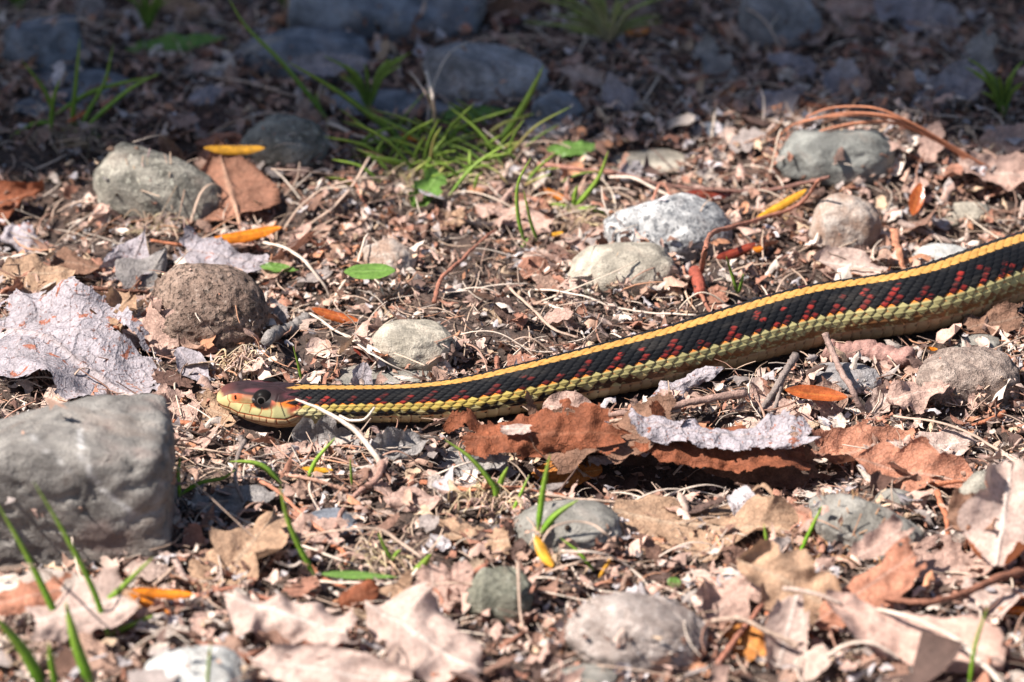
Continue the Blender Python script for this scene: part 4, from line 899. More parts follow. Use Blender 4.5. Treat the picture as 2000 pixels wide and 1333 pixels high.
stick([(1180, 330, .3), (1290, 360, .4), (1400, 372, .5), (1500, 372, .4), (1620, 345, .4)], .05, .06, (.20, .10, .08), 'long thin dark red stem behind the white speckled stone', name='stem', cat='stem')
stick([(1050, 322, .5), (1120, 330, .5), (1200, 338, .4)], .08, .06, (.46, .22, .16), 'coral brown stem at the right foot of the grass clump', name='stem', cat='stem')
stick([(500, 935, .3), (540, 960, .4), (600, 1015, .3), (635, 1040, .2)], .06, .05, (.50, .22, .14), 'rust pink twig left of the small flat dark stone', name='twig')
stick([(545, 925, .3), (600, 935, .4), (680, 958, .3)], .05, .06, (.46, .26, .19), 'coral coloured stem lying left of the twisted pinkish stem', name='stem', cat='stem')
stick([(555, 455, .35), (620, 452, .4), (690, 448, .4), (720, 425, .3)], .035, .03, tw['dark'], 'thin black brown stem right of the orange bud scale', name='stem', cat='stem')
# straws seen singly
GS = 'dry grass straws lying on the litter'
for pts, r0, r1, cc, lb in (
    ([(508, 472, .5), (560, 485, .8), (600, 515, .9), (628, 548, .6), (645, 580, .1)], .07, .05, 'pale', 'pale arching straw right of the porous brown stone'),
    ([(605, 612, .3), (680, 660, .35), (740, 700, .4), (815, 738, .3)], .05, .03, 'pale', 'straight whitish straw pointing down to the snake neck'),
    ([(555, 445, .1), (590, 400, .7), (640, 365, 1.0), (700, 350, 1.0), (760, 345, .6)], .045, .04, 'tan', 'bowed tan straw right of the heart shaped leaf'),
    ([(600, 440, .2), (650, 405, .6), (690, 360, .8), (722, 305, 1.0)], .06, .04, 'tan', 'straight tan straw crossing the bowed straw'),
    ([(530, 330, .8), (600, 335, .7), (680, 345, .5), (760, 350, .4)], .04, .04, 'tan', 'thin straw lying from the heart shaped leaf to the grass clump'),
    ([(1040, 565, .3), (1130, 575, .5), (1200, 600, .4), (1280, 612, .4), (1360, 615, .3)], .045, .05, 'pale', 'long pale straw in front of the dusty tan stone'),
    ([(990, 555, .3), (1030, 595, .4), (1080, 640, .3), (1130, 660, .2)], .05, .06, 'tan', 'pinkish tan straw behind the middle of the snake'),
    ([(1065, 590, .3), (1100, 605, .4), (1135, 622, .2)], .07, .05, 'pale', 'short thick pale straw left of the long pale straw'),
    ([(590, 1050, .4), (660, 1035, .8), (740, 1035, .9), (780, 1060, .7), (825, 1090, .5)], .045, .06, 'tan', 'bent tan straw arching above the fallen green blade'),
    ([(560, 1058, .3), (640, 1085, .4), (700, 1105, .3)], .055, .05, 'pale', 'pale straw behind the fallen green blade'),
    ([(620, 1135, .2), (720, 1140, .3), (790, 1135, .4), (820, 1105, .5)], .05, .06, 'pale', 'pale straw curving beneath the fallen green blade'),
    ([(1050, 1075, .4), (1080, 1030, 1.0), (1140, 1020, 1.2), (1185, 1045, .9), (1215, 1075, .4)], .05, .035, 'tan', 'fine straw arching over the smooth grey cobble'),
    ([(1095, 1075, .3), (1170, 1080, .5), (1220, 1100, .4), (1270, 1150, .1)], .06, .05, 'pale', 'white straw curving right of the smooth grey cobble'),
    ([(760, 1225, .3), (900, 1235, .4), (1010, 1245, .3)], .055, .045, 'pale', 'long white straw from the pinkish curled leaf to the pinkish cobble'),
    ([(1745, 812, .6), (1830, 825, .8), (1900, 850, .8), (1965, 890, .6), (2020, 930, .4)], .05, .06, 'tan', 'long tan straw bending toward the right edge'),
    ([(1580, 1310, .4), (1640, 1265, .8), (1700, 1255, .9), (1760, 1290, .5)], .07, .06, 'pale', 'thick arching straw under the long ribbed leaf'),
    ([(1690, 1185, 1.2), (1780, 1205, 1.5), (1870, 1250, 1.3), (1960, 1340, .8)], .07, .10, 'pale', 'pale raised rib along the long ribbed leaf'),
    ([(0, 1112, .6), (50, 1105, .9), (90, 1115, .8), (130, 1150, .4)], .05, .04, 'tan', 'thin straw arching over the cream stone'),
    ([(800, 140, 1.5), (830, 180, 1.3), (850, 230, .8), (862, 270, .3)], .05, .05, 'tan', 'tan straw standing out of the back of the grass clump'),
    ([(832, 140, 1.9), (845, 190, 1.3), (850, 260, .4)], .06, .05, 'pale', 'whitish broken straw standing out of the grass clump'),
    ([(420, 150, .4), (500, 165, .6), (560, 185, .5), (600, 195, .3)], .05, .05, 'tan', 'dim straw in the shade behind the rounded grey stone'),
    ([(640, 240, .4), (680, 255, .5), (735, 280, .3)], .09, .07, 'pale', 'broad pale straw left of the grass clump'),
    ([(1190, 345, .3), (1240, 350, .5), (1290, 375, .5), (1330, 395, .4)], .06, .05, 'pale', 'pale straw behind the top of the white speckled stone'),
    ([(770, 690, .2), (830, 715, .2)], .04, .03, 'tan', 'short straw by the tan stone behind the neck'),
    ([(0, 20, .3), (120, 30, .4), (220, 60, .3)], .06, .05, 'tan', 'dim straw in the far left corner'),
    ([(920, 80, .3), (1030, 70, .5), (1130, 90, .3)], .06, .05, 'tan', 'dim straw beyond the shaded cobble')):
    stick(pts, r0, r1, tw[cc], lb, name='dry_straw', cat='straw', mat='straw', group=GS, flat=.5, sides=6, n=22, rough=.05)
# arching red pine needles
t = thing('pine_needle_bundle', W(1900, 330), 'bundle of long rusty pine needles arching over the dark grey stone', 'pine needles'); LAND.append((1700, 240, 'the arching pine needles'))
for pts in ([(1575, 228, 1.8), (1620, 212, 2.1), (1700, 210, 2.2), (1770, 235, 1.9), (1850, 280, 1.1), (1935, 330, .3)], [(1518, 268, 1.0), (1560, 240, 1.5), (1640, 226, 1.8), (1740, 232, 1.8), (1850, 285, 1.0), (1930, 335, .2)],
            [(1530, 298, .6), (1600, 258, 1.2), (1680, 240, 1.6), (1750, 242, 1.6), (1840, 282, 1.0), (1925, 340, .2)], [(1560, 240, 1.6), (1640, 222, 2.0), (1730, 226, 2.0), (1800, 252, 1.5), (1890, 310, .5)], [(1600, 262, 1.1), (1680, 243, 1.5), (1745, 240, 1.7), (1810, 262, 1.3)]):
    stick([(a_, b_, c_, 0) for a_, b_, c_ in pts], .028, .045, (.50, .20, .11), None, parent=t, name='needle', n=26, sides=6, rough=.02, mat='straw')

# ------------------------------------------------------------------ green grass: every blade follows its own curve
def blade(parent, pts, wd_, y0=None, colr=(.13, .27, .035), tip=(.22, .36, .06), yoff=0.0, n=22):
    """pts: picture points from root to tip; the blade stands in the plane of its root, leaning yoff cm away at the tip"""
    wd = wd_*1.25; colr = tuple(np.array(colr)*np.array([1.35, 1.25, 1.2])); tip = (.34, .46, .08)
    b0 = W(pts[0][0], pts[0][1], 0); h_, _ = HS(b0[0:1], b0[1:2]); b0 = W(pts[0][0], pts[0][1], max(0., float(h_[0]-H(b0[0], b0[1])))*.9+.28)
    P = [on_y(q[0], q[1], b0[1]+yoff*(k/(len(pts)-1))**1.5) for k, q in enumerate(pts)]
    P = spline(np.array(P), n); T = np.gradient(P, axis=0); T /= np.linalg.norm(T, axis=1)[:, None]
    view = P-CAMP; view /= np.linalg.norm(view, axis=1)[:, None]
    sdv = np.cross(T, view); sdv /= np.linalg.norm(sdv, axis=1)[:, None]+1e-9
    nn = np.cross(sdv, T); tw_ = R(rs.uniform(-35, 35)); sdv = sdv*math.cos(tw_)+nn*math.sin(tw_); nn = np.cross(sdv, T)
    t_ = np.linspace(0, 1, n); w_ = wd*.5*(.55+.45*sstep(0, .2, t_))*(1-t_**2.6)**.8+.004
    cols = []
    V = np.stack([P-sdv*w_[:, None]+nn*w_[:, None]*.35, P-nn*w_[:, None]*.12, P+sdv*w_[:, None]+nn*w_[:, None]*.35, P+nn*w_[:, None]*.22], 1)
    c = np.array(colr)[None]*(1-t_[:, None])+np.array(tip)[None]*t_[:, None]; c = c*(.85+.3*rs.rand()); root_ = sstep(.12, 0, t_)[:, None]*.7; c = c*(1-root_)+np.array([.5, .42, .25])*root_
    c4 = np.repeat(c[:, None], 4, 1); c4[:, 1] *= 1.15
    mk('blade', V.reshape(-1, 3), grid_faces(n, 4, True), M['grass'], c4.reshape(-1, 3), parent)
def tuft(root, label, blades, cat='grass tuft', name='grass_tuft', land=None, wd=.14, colr=(.13, .27, .035), dry=0):
    b0 = W(root[0], root[1]); t = thing(name, b0, label, cat)
    for bl in blades:
        w_ = wd; yo = 0.0; pts = bl
        if isinstance(bl, dict): pts = bl['p']; w_ = bl.get('w', wd); yo = bl.get('y', 0.0)
        blade(t, pts, w_, None, (.34, .25, .13) if (dry and rs.rand() < dry) else colr, yoff=yo+rs.uniform(-.4, .4))
    if land: LAND.append((root[0], root[1], land))
tuft((170, 250), 'open tuft of long grass blades at the left in front of the low blue stones', [[(160, 248), (175, 215), (205, 160), (222, 85)], [(140, 245), (146, 180), (156, 75)], [(100, 255), (104, 200), (117, 155)], [(105, 225), (85, 175), (42, 118)],
     [(165, 250), (215, 205), (260, 170), (312, 142)], [(108, 225), (170, 185), (230, 165), (310, 148)], [(170, 235), (130, 250), (85, 278)], [(100, 238), (60, 245), (5, 278)], [(170, 252), (195, 270), (217, 300)], [(150, 255), (135, 285), (142, 310)]], land='the left grass tuft', wd=.13)
tuft((645, 240), 'tall grass stem with two long blades crossing the dark slab', [{'p': [(645, 240), (600, 180), (545, 115), (480, 50), (440, -15)], 'w': .15}, {'p': [(636, 232), (620, 200), (618, 180)], 'w': .1}, [(640, 240), (648, 270), (643, 300)]], land='the tall grass stem')
cl = []
for k in range(78):
    x0 = rs.normal(875, 105); y0 = 318+rs.normal(0, 28); dx = rs.choice([-1, 1])*rs.uniform(15, 110); up = rs.uniform(12, 60)
    if k < 30: dx *= 1.35; up = rs.uniform(50, 125)
    cl.append({'p': [(x0, y0), (x0+dx*.42, y0-up*.55), (x0+dx, y0-up*rs.uniform(.75, 1.1))], 'w': rs.uniform(.05, .12), 'y': rs.uniform(-1.2, .8)})
tuft((850, 300), 'dense green grass clump at the edge of the shade in the middle', [{'p': [(790, 278), (740, 240), (660, 180), (560, 120)], 'w': .19}, {'p': [(975, 278), (1000, 245), (1035, 185), (1062, 128)], 'w': .2}, [(850, 275), (850, 240), (835, 180)], [(865, 290), (900, 250), (1005, 212)], [(905, 300), (960, 345), (1010, 372)],
      [(760, 290), (690, 310), (600, 335)], [(800, 300), (815, 335), (830, 370)], [(920, 355), (918, 320), (917, 292)], [(930, 310), (985, 305), (1010, 280)], [(880, 300), (940, 335), (1005, 330)], [(800, 295), (780, 270), (690, 285)]]+cl, land='the grass clump', wd=.13, colr=(.15, .28, .05), dry=.22)
tuft((1025, 480), 'two curved green blades behind the middle of the snake', [[(1025, 475), (1012, 420), (1012, 360), (1037, 308)], [(1048, 470), (1035, 430), (1022, 370)], [(1035, 465), (1020, 485), (1015, 515)]], land='the two curved blades', wd=.10)
tuft((1120, 405), 'small bright sprout with short blades left of the white speckled stone', [[(1120, 405), (1140, 385), (1170, 345), (1188, 295)], [(1122, 405), (1124, 380), (1128, 362)], [(1118, 408), (1090, 402), (1062, 400)], [(1122, 410), (1165, 410), (1200, 435), (1220, 475)], [(1115, 408), (1105, 425), (1100, 440)]], land='the small green sprout', wd=.14, colr=(.20, .36, .05))
tuft((1440, 575), 'tiny grass sprout standing right behind the snake', [[(1440, 575), (1430, 540), (1418, 500)], [(1442, 573), (1448, 550), (1452, 535)]], wd=.09)
tuft((588, 742), 'single thin blade just behind the snake head', [[(588, 742), (582, 712), (572, 675)]], wd=.07, name='grass_shoot', cat='grass')
tuft((350, 970), 'two blades beside the right face of the large grey rock', [[(350, 972), (347, 930), (352, 892)], [(352, 968), (390, 945), (435, 935), (460, 918)]], wd=.12, colr=(.18, .36, .04))
tuft((550, 945), 'drooping blade bent to the left below the snake head', [{'p': [(550, 945), (520, 915), (490, 903), (445, 902)], 'w': .14}], name='grass_shoot', cat='grass', colr=(.2, .38, .05))
tuft((615, 1125), 'upright blade right of the tan lobed leaf', [{'p': [(615, 1125), (585, 1070), (560, 1010), (547, 950)], 'w': .13}], name='grass_shoot', cat='grass', colr=(.16, .34, .03), land='the upright blade')
leaf(700, 1124, 2.2, .28, -3, 'broad fallen green blade lying flat right of the upright blade', kind='lance', pal='green', tilt=25, lift=.35, mat='grass', cat='grass', name='grass_shoot', serr=0, crumple=.02, land='the fallen green blade')
tuft((810, 1122), 'short broken green blade end left of the greenish stone', [{'p': [(808, 1122), (825, 1105), (842, 1082)], 'w': .2}], name='grass_shoot', cat='grass', colr=(.16, .32, .04))
tuft((602, 937), 'slanting blade in front of the snake neck left of the forked stalk', [[(602, 937), (618, 900), (655, 855)]], wd=.12, name='grass_shoot', cat='grass', colr=(.22, .42, .04))
tuft((688, 948), 'thin short blade below the forked stalk', [[(688, 948), (686, 920), (684, 895)]], wd=.07, name='grass_shoot', cat='grass')
tuft((968, 975), 'bent blade pair on a dry root knot in front of the red brown leaf', [{'p': [(968, 975), (965, 950), (920, 895), (867, 858)], 'w': .14}, [(970, 962), (980, 935), (992, 912)]], colr=(.16, .33, .03), land='the bent blade pair')
tuft((1002, 1000), 'thin leaning blade on the left end of the smooth grey cobble', [[(1002, 1000), (1018, 965), (1034, 928)]], wd=.09, name='grass_shoot', cat='grass', colr=(.2, .4, .03))
tuft((1052, 1040), 'tall blade and short blade in front of the smooth grey cobble', [{'p': [(1050, 1038), (1060, 960), (1074, 888)], 'w': .14}, {'p': [(1055, 1042), (1085, 1005), (1130, 976)], 'w': .18}], colr=(.16, .36, .03))
tuft((1160, 1115), 'short thin blade right of the yellow and white bud scale', [[(1160, 1115), (1130, 1078), (1093, 1050)]], wd=.10, name='grass_shoot', cat='grass', colr=(.2, .4, .03))
tuft((1510, 1088), 'short stubby blade left of the sloping grey stone', [[(1510, 1088), (1500, 1060), (1492, 1024)]], wd=.13, name='grass_shoot', cat='grass', colr=(.16, .38, .02))
tuft((1560, 1082), 'slanted blade in front of the sloping grey stone', [[(1560, 1082), (1582, 1035), (1606, 988)]], wd=.12, name='grass_shoot', cat='grass', colr=(.14, .36, .02))
tuft((1892, 1340), 'tall thin blade cut by the bottom edge near the right corner', [[(1892, 1345), (1905, 1260), (1930, 1183)]], wd=.09, name='grass_shoot', cat='grass', colr=(.2, .42, .03))
tuft((130, 1255), 'blurred foreground tuft of long blades in the bottom left corner', [{'p': [(130, 1250), (90, 1160), (50, 1080), (-10, 975)], 'w': .16}, {'p': [(215, 1255), (185, 1160), (130, 1050), (65, 940)], 'w': .13}, {'p': [(160, 1215), (220, 1165), (300, 1088)], 'w': .16}, {'p': [(180, 1340), (150, 1260), (128, 1175)], 'w': .26},
      {'p': [(85, 1345), (45, 1270), (-10, 1205)], 'w': .26}, [(215, 1240), (260, 1220), (302, 1202)], [(130, 1240), (170, 1250), (210, 1258)], [(110, 1345), (100, 1290), (96, 1255)]], colr=(.12, .30, .02), land='the foreground tuft')
tuft((408, 1345), 'faint blurred blade in front of the pale stone at the bottom', [[(405, 1345), (408, 1300), (412, 1255)], [(408, 1305), (370, 1325), (345, 1345)]], wd=.08, colr=(.2, .3, .08))
tuft((762, 1095), 'tiny green sprout left of the short broken blade', [[(765, 1095), (750, 1068), (738, 1040)], [(765, 1095), (775, 1080), (782, 1075)]], wd=.10)
tuft((110, 815), 'thin blade lying on top of the large grey rock edge', [[(118, 818), (98, 810), (78, 803)]], wd=.1, name='grass_shoot', cat='grass')
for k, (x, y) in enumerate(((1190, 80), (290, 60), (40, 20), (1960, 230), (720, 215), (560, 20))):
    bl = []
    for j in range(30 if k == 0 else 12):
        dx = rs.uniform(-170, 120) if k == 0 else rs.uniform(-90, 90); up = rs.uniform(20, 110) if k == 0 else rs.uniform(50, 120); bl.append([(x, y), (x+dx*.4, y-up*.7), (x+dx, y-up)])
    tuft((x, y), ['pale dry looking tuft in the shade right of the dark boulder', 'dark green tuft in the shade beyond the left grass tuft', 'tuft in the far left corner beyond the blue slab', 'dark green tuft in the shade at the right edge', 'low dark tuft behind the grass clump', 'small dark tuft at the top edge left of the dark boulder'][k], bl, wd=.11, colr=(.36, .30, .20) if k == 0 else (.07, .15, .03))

# knots of dead roots and fibres, bleached by the sun
def knot(cx, cy, n, spread, label, col_=(.62, .50, .38)):
    t = thing('fibre_knot', W(cx, cy), label, 'dry fibres'); r2 = np.random.RandomState(int(cx+cy)); Vs, Fs, Cs, off = [], [], [], 0
    for i in range(n):
        a_ = r2.uniform(0, 2*math.pi); Ln = spread*r2.uniform(.4, 1.1); p = W(cx, cy)+np.array([r2.normal(0, spread*.25), r2.normal(0, spread*.3), .05]); h_ = r2.uniform(.1, .55); q = p+np.array([math.cos(a_)*Ln, math.sin(a_)*Ln, 0]); m_ = (p+q)/2+np.array([r2.normal(0, .2*spread), r2.normal(0, .2*spread), h_]); q[2] = float(HS(q[0:1], q[1:2])[0][0])+r2.uniform(0, .2)
        V, F = tube(spline(np.array([p, m_, q]), 8), r2.uniform(.012, .028), 4); c = np.array(col_)*r2.uniform(.6, 1.15)*np.array([1, r2.uniform(.8, 1.0), r2.uniform(.7, 1)])
        Vs.append(V); Fs += [tuple(k_+off for k_ in f) for f in F]; Cs.append(np.tile(c, (len(V), 1))); off += len(V)
    o = mk('fibre', np.concatenate(Vs), Fs, M['straw'], np.concatenate(Cs), t); o['kind'] = 'stuff'
knot(968, 985, 70, 1.0, 'pale tangled fibre knot at the foot of the bent blade pair')
knot(1120, 432, 60, 1.1, 'pale fibre tangle beneath the small green sprout')
knot(150, 285, 60, 1.4, 'grey tan dead grass base under the left grass tuft', (.44, .36, .28))
knot(468, 722, 60, .9, 'fluffy pale fibres lying just behind the snake head')
knot(1625, 1075, 60, 1.2, 'rusty fibre tangle in front of the sloping grey stone', (.50, .30, .18))
knot(850, 335, 90, 2.0, 'dead straw thatch under the grass clump', (.46, .40, .28))
knot(745, 1100, 50, 1.2, 'pale dead fibres around the tiny green sprout')
knot(1540, 420, 40, 1.0, 'tan fibres left of the pinkish tan stone', (.5, .34, .26))
knot(300, 455, 60, 1.2, 'grey dead fibres in front of the long mottled stone', (.42, .34, .28))
knot(90, 1270, 70, 1.6, 'dead pale fibres under the foreground tuft', (.5, .40, .32))
# ------------------------------------------------------------------ the litter itself
def scatter_pts(n, xr, yr, seed, dens=None, skip=True, grow=1.0, edge=.85):
    r2 = np.random.RandomState(seed); x = r2.uniform(*xr, n); y = r2.uniform(*yr, n)
    h, ins = HS(x, y); keep = (ins > edge) | (r2.rand(n) < .03)
    sd_ = snake_dist(x, y); keep &= sd_ > .12*grow
    if dens is not None: keep &= r2.rand(n) < dens(x, y)
    return x[keep], y[keep], h[keep], sd_[keep]
def rot_batch(yaw, tilt, tdir, roll):
    n = len(yaw)
    def Rz(a):
        c, s = np.cos(a), np.sin(a); z = a*0; o = z+1; return np.stack([c, -s, z, s, c, z, z, z, o], -1).reshape(-1, 3, 3)
    def Rx(a):
        c, s = np.cos(a), np.sin(a); z = a*0; o = z+1; return np.stack([o, z, z, z, c, -s, z, s, c], -1).reshape(-1, 3, 3)
    return Rz(tdir)@Rx(tilt)@Rz(yaw-tdir)
LCOL = np.array([(.52, .34, .28), (.46, .29, .22), (.60, .44, .37), (.40, .19, .13), (.27, .15, .11), (.14, .085, .07), (.50, .45, .46), (.66, .55, .48), (.36, .30, .28), (.50, .24, .14), (.56, .40, .28), (.20, .11, .085)])
LP = np.array([.17, .13, .12, .10, .09, .06, .08, .08, .06, .03, .05, .03])
def flake_template(seed, nu=5, nv=4, asp=.6, jag=1.0):
    r2 = np.random.RandomState(seed); u = np.linspace(-1, 1, nu)[:, None]*np.ones((1, nv)); v = np.ones((nu, 1))*np.linspace(-1, 1, nv)[None]
    wv = (1-.75*np.abs(u)**2.2)*(.55+.8*r2.rand(nu, 1)); x = u*(.7+.6*r2.rand(1, nv)); y = v*wv*asp*(.7+.6*r2.rand(nu, nv))+asp*.5*(r2.rand(nu, 1)-.5); z = (r2.rand(nu, nv)-.5)*.24
    z += r2.uniform(-.9, 1.1)*y*y/asp**2*.5+r2.uniform(-.6, .6)*x*x*.6+r2.uniform(-.3, .3)*x*y
    return np.stack([x, y, z], -1).reshape(-1, 3), grid_faces(nu, nv)
def strip_template(seed, nu=5):
    r2 = np.random.RandomState(seed); u = np.linspace(-1, 1, nu); b1, b2 = r2.uniform(-.35, .35, 2); y0 = b1*u*u+b2*.4*u**3; z0 = r2.uniform(-.2, .05)*u*u
    w_ = .045*(1-.3*np.abs(u)); V = []
    for k in range(nu):
        for a_ in (0, 2.1, 4.2): V.append((u[k], y0[k]+w_[k]*math.cos(a_), z0[k]+w_[k]*.7*math.sin(a_)))
    return np.array(V), grid_faces(nu, 3, True)
def crumb_template(seed):
    r2 = np.random.RandomState(seed); V, F = ICO[1]
    V = V*(.7+.6*r2.rand(len(V), 1))*np.array([1, .8, .6]); return V, F
def place(templates, x, y, z, size, seed, tilt_max, palette=None, pw=None, cvar=.25, tilt_pow=1.0):
    r2 = np.random.RandomState(seed); n = len(x); pick = r2.randint(0, len(templates), n); Vs, Fs, Cs = [], [], []; off = 0
    yaw = r2.uniform(0, 2*math.pi, n); td = r2.uniform(0, 2*math.pi, n); tl = r2.rand(n)**tilt_pow*R(tilt_max)
    Rm = rot_batch(yaw, tl, td, None); ci = r2.choice(len(palette), n, p=pw); cc = palette[ci]*(1+cvar*(r2.rand(n, 1)*2-1))
    for k, (tv, tf) in enumerate(templates):
        idx = np.nonzero(pick == k)[0]
        if not len(idx): continue
        st = size[idx][:, None, None]*tv[None]; V = np.einsum('nij,nvj->nvi', Rm[idx], st); 
        zz_ = z[idx]-V[:, :, 2].min(1)*.55
        V = V+np.stack([x[idx], y[idx], zz_], -1)[:, None]
        m = len(tv); Fs.append((tf[None]+(np.arange(len(idx))*m)[:, None, None]).reshape(-1, tf.shape[1])+off); off += len(idx)*m
        vc = cc[idx][:, None]*(.8+.4*r2.rand(len(idx), m, 1)); Vs.append(V.reshape(-1, 3)); Cs.append(vc.reshape(-1, 3))
    return np.concatenate(Vs), np.concatenate(Fs), np.concatenate(Cs)
FT = [flake_template(k, 4, 3, asp=a_) for k, a_ in enumerate([.5, .3, .7, .25, .2, .6, .4, .45, .3, .55, .22, .5])]
BT = [flake_template(k+40, 6, 4, asp=a_) for k, a_ in enumerate([.6, .35, .5, .7, .3, .5, .25, .8, .4, .2])]
ST = [strip_template(k) for k in range(10)]; CT = [crumb_template(k) for k in range(6)]
def patch(x, y, sc_, seed): return fbm(np.stack([np.asarray(x)/sc_, np.asarray(y)/sc_, np.asarray(x)*0], -1), seed, 3)
c_hol = _t0
soilspots = [W(*q) for q in ((560, 700), (640, 680), (110, 430), (260, 690), (190, 400), (1390, 540), (560, 400), (930, 500), (60, 300))]
def in_soil(x, y):
    d = 0
    for p in soilspots: d = np.maximum(d, np.exp(-((x-p[0])/1.7)**2-((y-p[1])/2.4)**2))
    return d
def hollow(x, y): return np.exp(-((x-c_hol[0])/5.0)**4-((y-c_hol[1])/1.4)**2)
def d_fl(x, y): return (.35+1.1*sstep(.35, .6, patch(x, y, 3.5, 71)))*(1-.9*in_soil(x, y))*(1-.7*hollow(x, y))
def d_cr(x, y): return .35+.65*in_soil(x, y)
XR, YR = (-24, 26), (-22, 34)
XB, YB = (-60, 65), (-55, 75)
def piece(name, V, F, C, mat, smooth=False):
    o = mk(name, V, F, M[mat], C, base=np.zeros(3), smooth=smooth); return tag(o, kind='stuff')
# dark crumbs of soil
x, y, h, s_ = scatter_pts(14000, XR, YR, 1, d_cr); sz = .05+.13*rs.rand(len(x))**2.5
V, F, C = place(CT, x, y, h-.02, sz, 2, 90, np.array([(.06, .04, .03), (.11, .07, .055), (.2, .13, .10), (.36, .27, .22)]), [.4, .3, .2, .1]); piece('soil_crumbs', V, F, C, 'soilbit')
# three layers of flakes, small ones below
def many(nc, nb, szf, seed, tmpl, tilt, dens, name, mat, pal=LCOL, pw=LP/LP.sum(), up=.25, thin=.5):
    x, y, h, sd_ = scatter_pts(nc, XR, YR, seed, dens); x2, y2, h2, _ = scatter_pts(nb, XB, YB, seed+1, lambda a_, b_: ((np.abs(a_-1) > 25) | (np.abs(b_-6) > 28))*1.0)
    x, y, h = np.r_[x, x2], np.r_[y, y2], np.r_[h, h2]; r2 = np.random.RandomState(seed+5); sz = szf(r2, len(x)); z = h+r2.rand(len(x))**1.5*up
    V, F, C = place(tmpl, x, y, z, sz, seed+2, tilt, pal, pw, tilt_pow=.8); return piece(name, V, F, C, mat)
many(60000, 6000, lambda r, n: .06+.15*r.rand(n)**1.8, 10, FT, 70, d_fl, 'leaf_crumbs', 'litter', up=.22)
many(15000, 5000, lambda r, n: .14+.28*r.rand(n)**2.2, 20, BT, 55, d_fl, 'leaf_chips', 'litter', up=.45)
many(20000, 2500, lambda r, n: .15+.7*r.rand(n)**2.6, 30, ST, 40, lambda a_, b_: (.35+.9*patch(a_, b_, 4, 5))*(1-.85*hollow(a_, b_)), 'plant_fibres', 'straw', pal=np.array([tw['pale'], tw['tan'], (.5, .36, .27), (.40, .22, .16), (.22, .14, .11), (.5, .26, .16)]), pw=[.27, .22, .18, .15, .10, .08], up=.4)
x, y, h, _ = scatter_pts(15000, (-75, 85), (-62, 95), 63, lambda a_, b_: ((np.abs(a_-1) > 23) | (np.abs(b_-6) > 26))*1.0)
V, F, C = place(FT, x, y, h+rs.rand(len(x))*.5, .45+.9*rs.rand(len(x))**2, 64, 45, LCOL*.85, LP/LP.sum()); piece('outlying_leaf_litter', V, F, C, 'litter')
# litter banked up against the stones
bx, by, bz = [], [], []
for (sx, sy, zc, a, b_, c, yaw, lean) in STONES:
    if abs(sx) > 24: pass
    n = int(22*(a+b_)); th = rs.uniform(0, 2*math.pi, n); q = rs.uniform(.97, 1.25, n); u = a*q*np.cos(th); v = b_*q*np.sin(th); cy, s_ = math.cos(R(yaw)), math.sin(R(yaw))
    bx.append(sx+u*cy-v*s_); by.append(sy+u*s_+v*cy)
bx, by = np.concatenate(bx), np.concatenate(by); k_ = snake_dist(bx, by) > .15; bx, by = bx[k_], by[k_]
bz = H(bx, by)+rs.rand(len(bx))**1.3*.5
V, F, C = place(BT, bx, by, bz, .12+.32*rs.rand(len(bx))**1.8, 88, 65, LCOL, LP/LP.sum()); piece('banked_leaf_chips', V, F, C, 'litter')
# tiny pale grit
many(2600, 1000, lambda r, n: .04+.08*r.rand(n)**2, 45, CT, 90, lambda a_, b_: .8+a_*0, 'grit', 'litter', pal=np.array([(.5, .48, .48), (.35, .32, .3), (.6, .55, .5)]), pw=[.4, .4, .2], up=.1)

# ------------------------------------------------------------------ leaf pieces, straws and twigs one can pick out singly
def cname(c):
    r, g_, b_ = c; m = max(c)
    if m < .16: return 'dark brown'
    if b_ > r*.9: return 'lilac grey' if m > .42 else 'grey'
    if r > g_*1.9: return 'rust red'
    if m > .6: return 'pale cream'
    if m > .45: return 'pinkish tan' if b_ > .5*r else 'light tan'
    return 'brown' if m < .34 else 'dull tan'
used = set()
LABS = {}
def lab(o, cn, sizew, shape, px, py, cat, group):
    l_ = f"{sizew} {cn} {shape} {near_land(px, py)}".replace('some way', 'far') 
    if len(l_.split()) > 15: l_ = ' '.join(l_.split()[1:])
    tag(o, l_, cat, group); LABS.setdefault(o['label'], []).append((px, o))
cnt = 0; r3 = np.random.RandomState(99)
cand = []
for k in range(4000):
    px, py = r3.uniform(-20, 2020), r3.uniform(40, 1345)
    p = W(px, py)
    cand.append((px, py, p[0], p[1]))
cx_ = np.array([c[2] for c in cand]); cy_ = np.array([c[3] for c in cand]); hh, ii = HS(cx_, cy_); sdd = snake_dist(cx_, cy_); hol = hollow(cx_, cy_); sol = in_soil(cx_, cy_)
chosen = []
for k, c in enumerate(cand):
    if ii[k] < 1.15 or sdd[k] < .55 or r3.rand() < sol[k] or r3.rand() < .8*hol[k]: continue
    if any(math.hypot(c[2]-o_[0], c[3]-o_[1]) < .62 for o_ in chosen): continue
    chosen.append((c[2], c[3], float(hh[k]), c[0], c[1]))
    if len(chosen) >= 470: break
shapes = ['curled leaf piece', 'torn leaf piece', 'flat leaf piece', 'crumpled leaf piece']
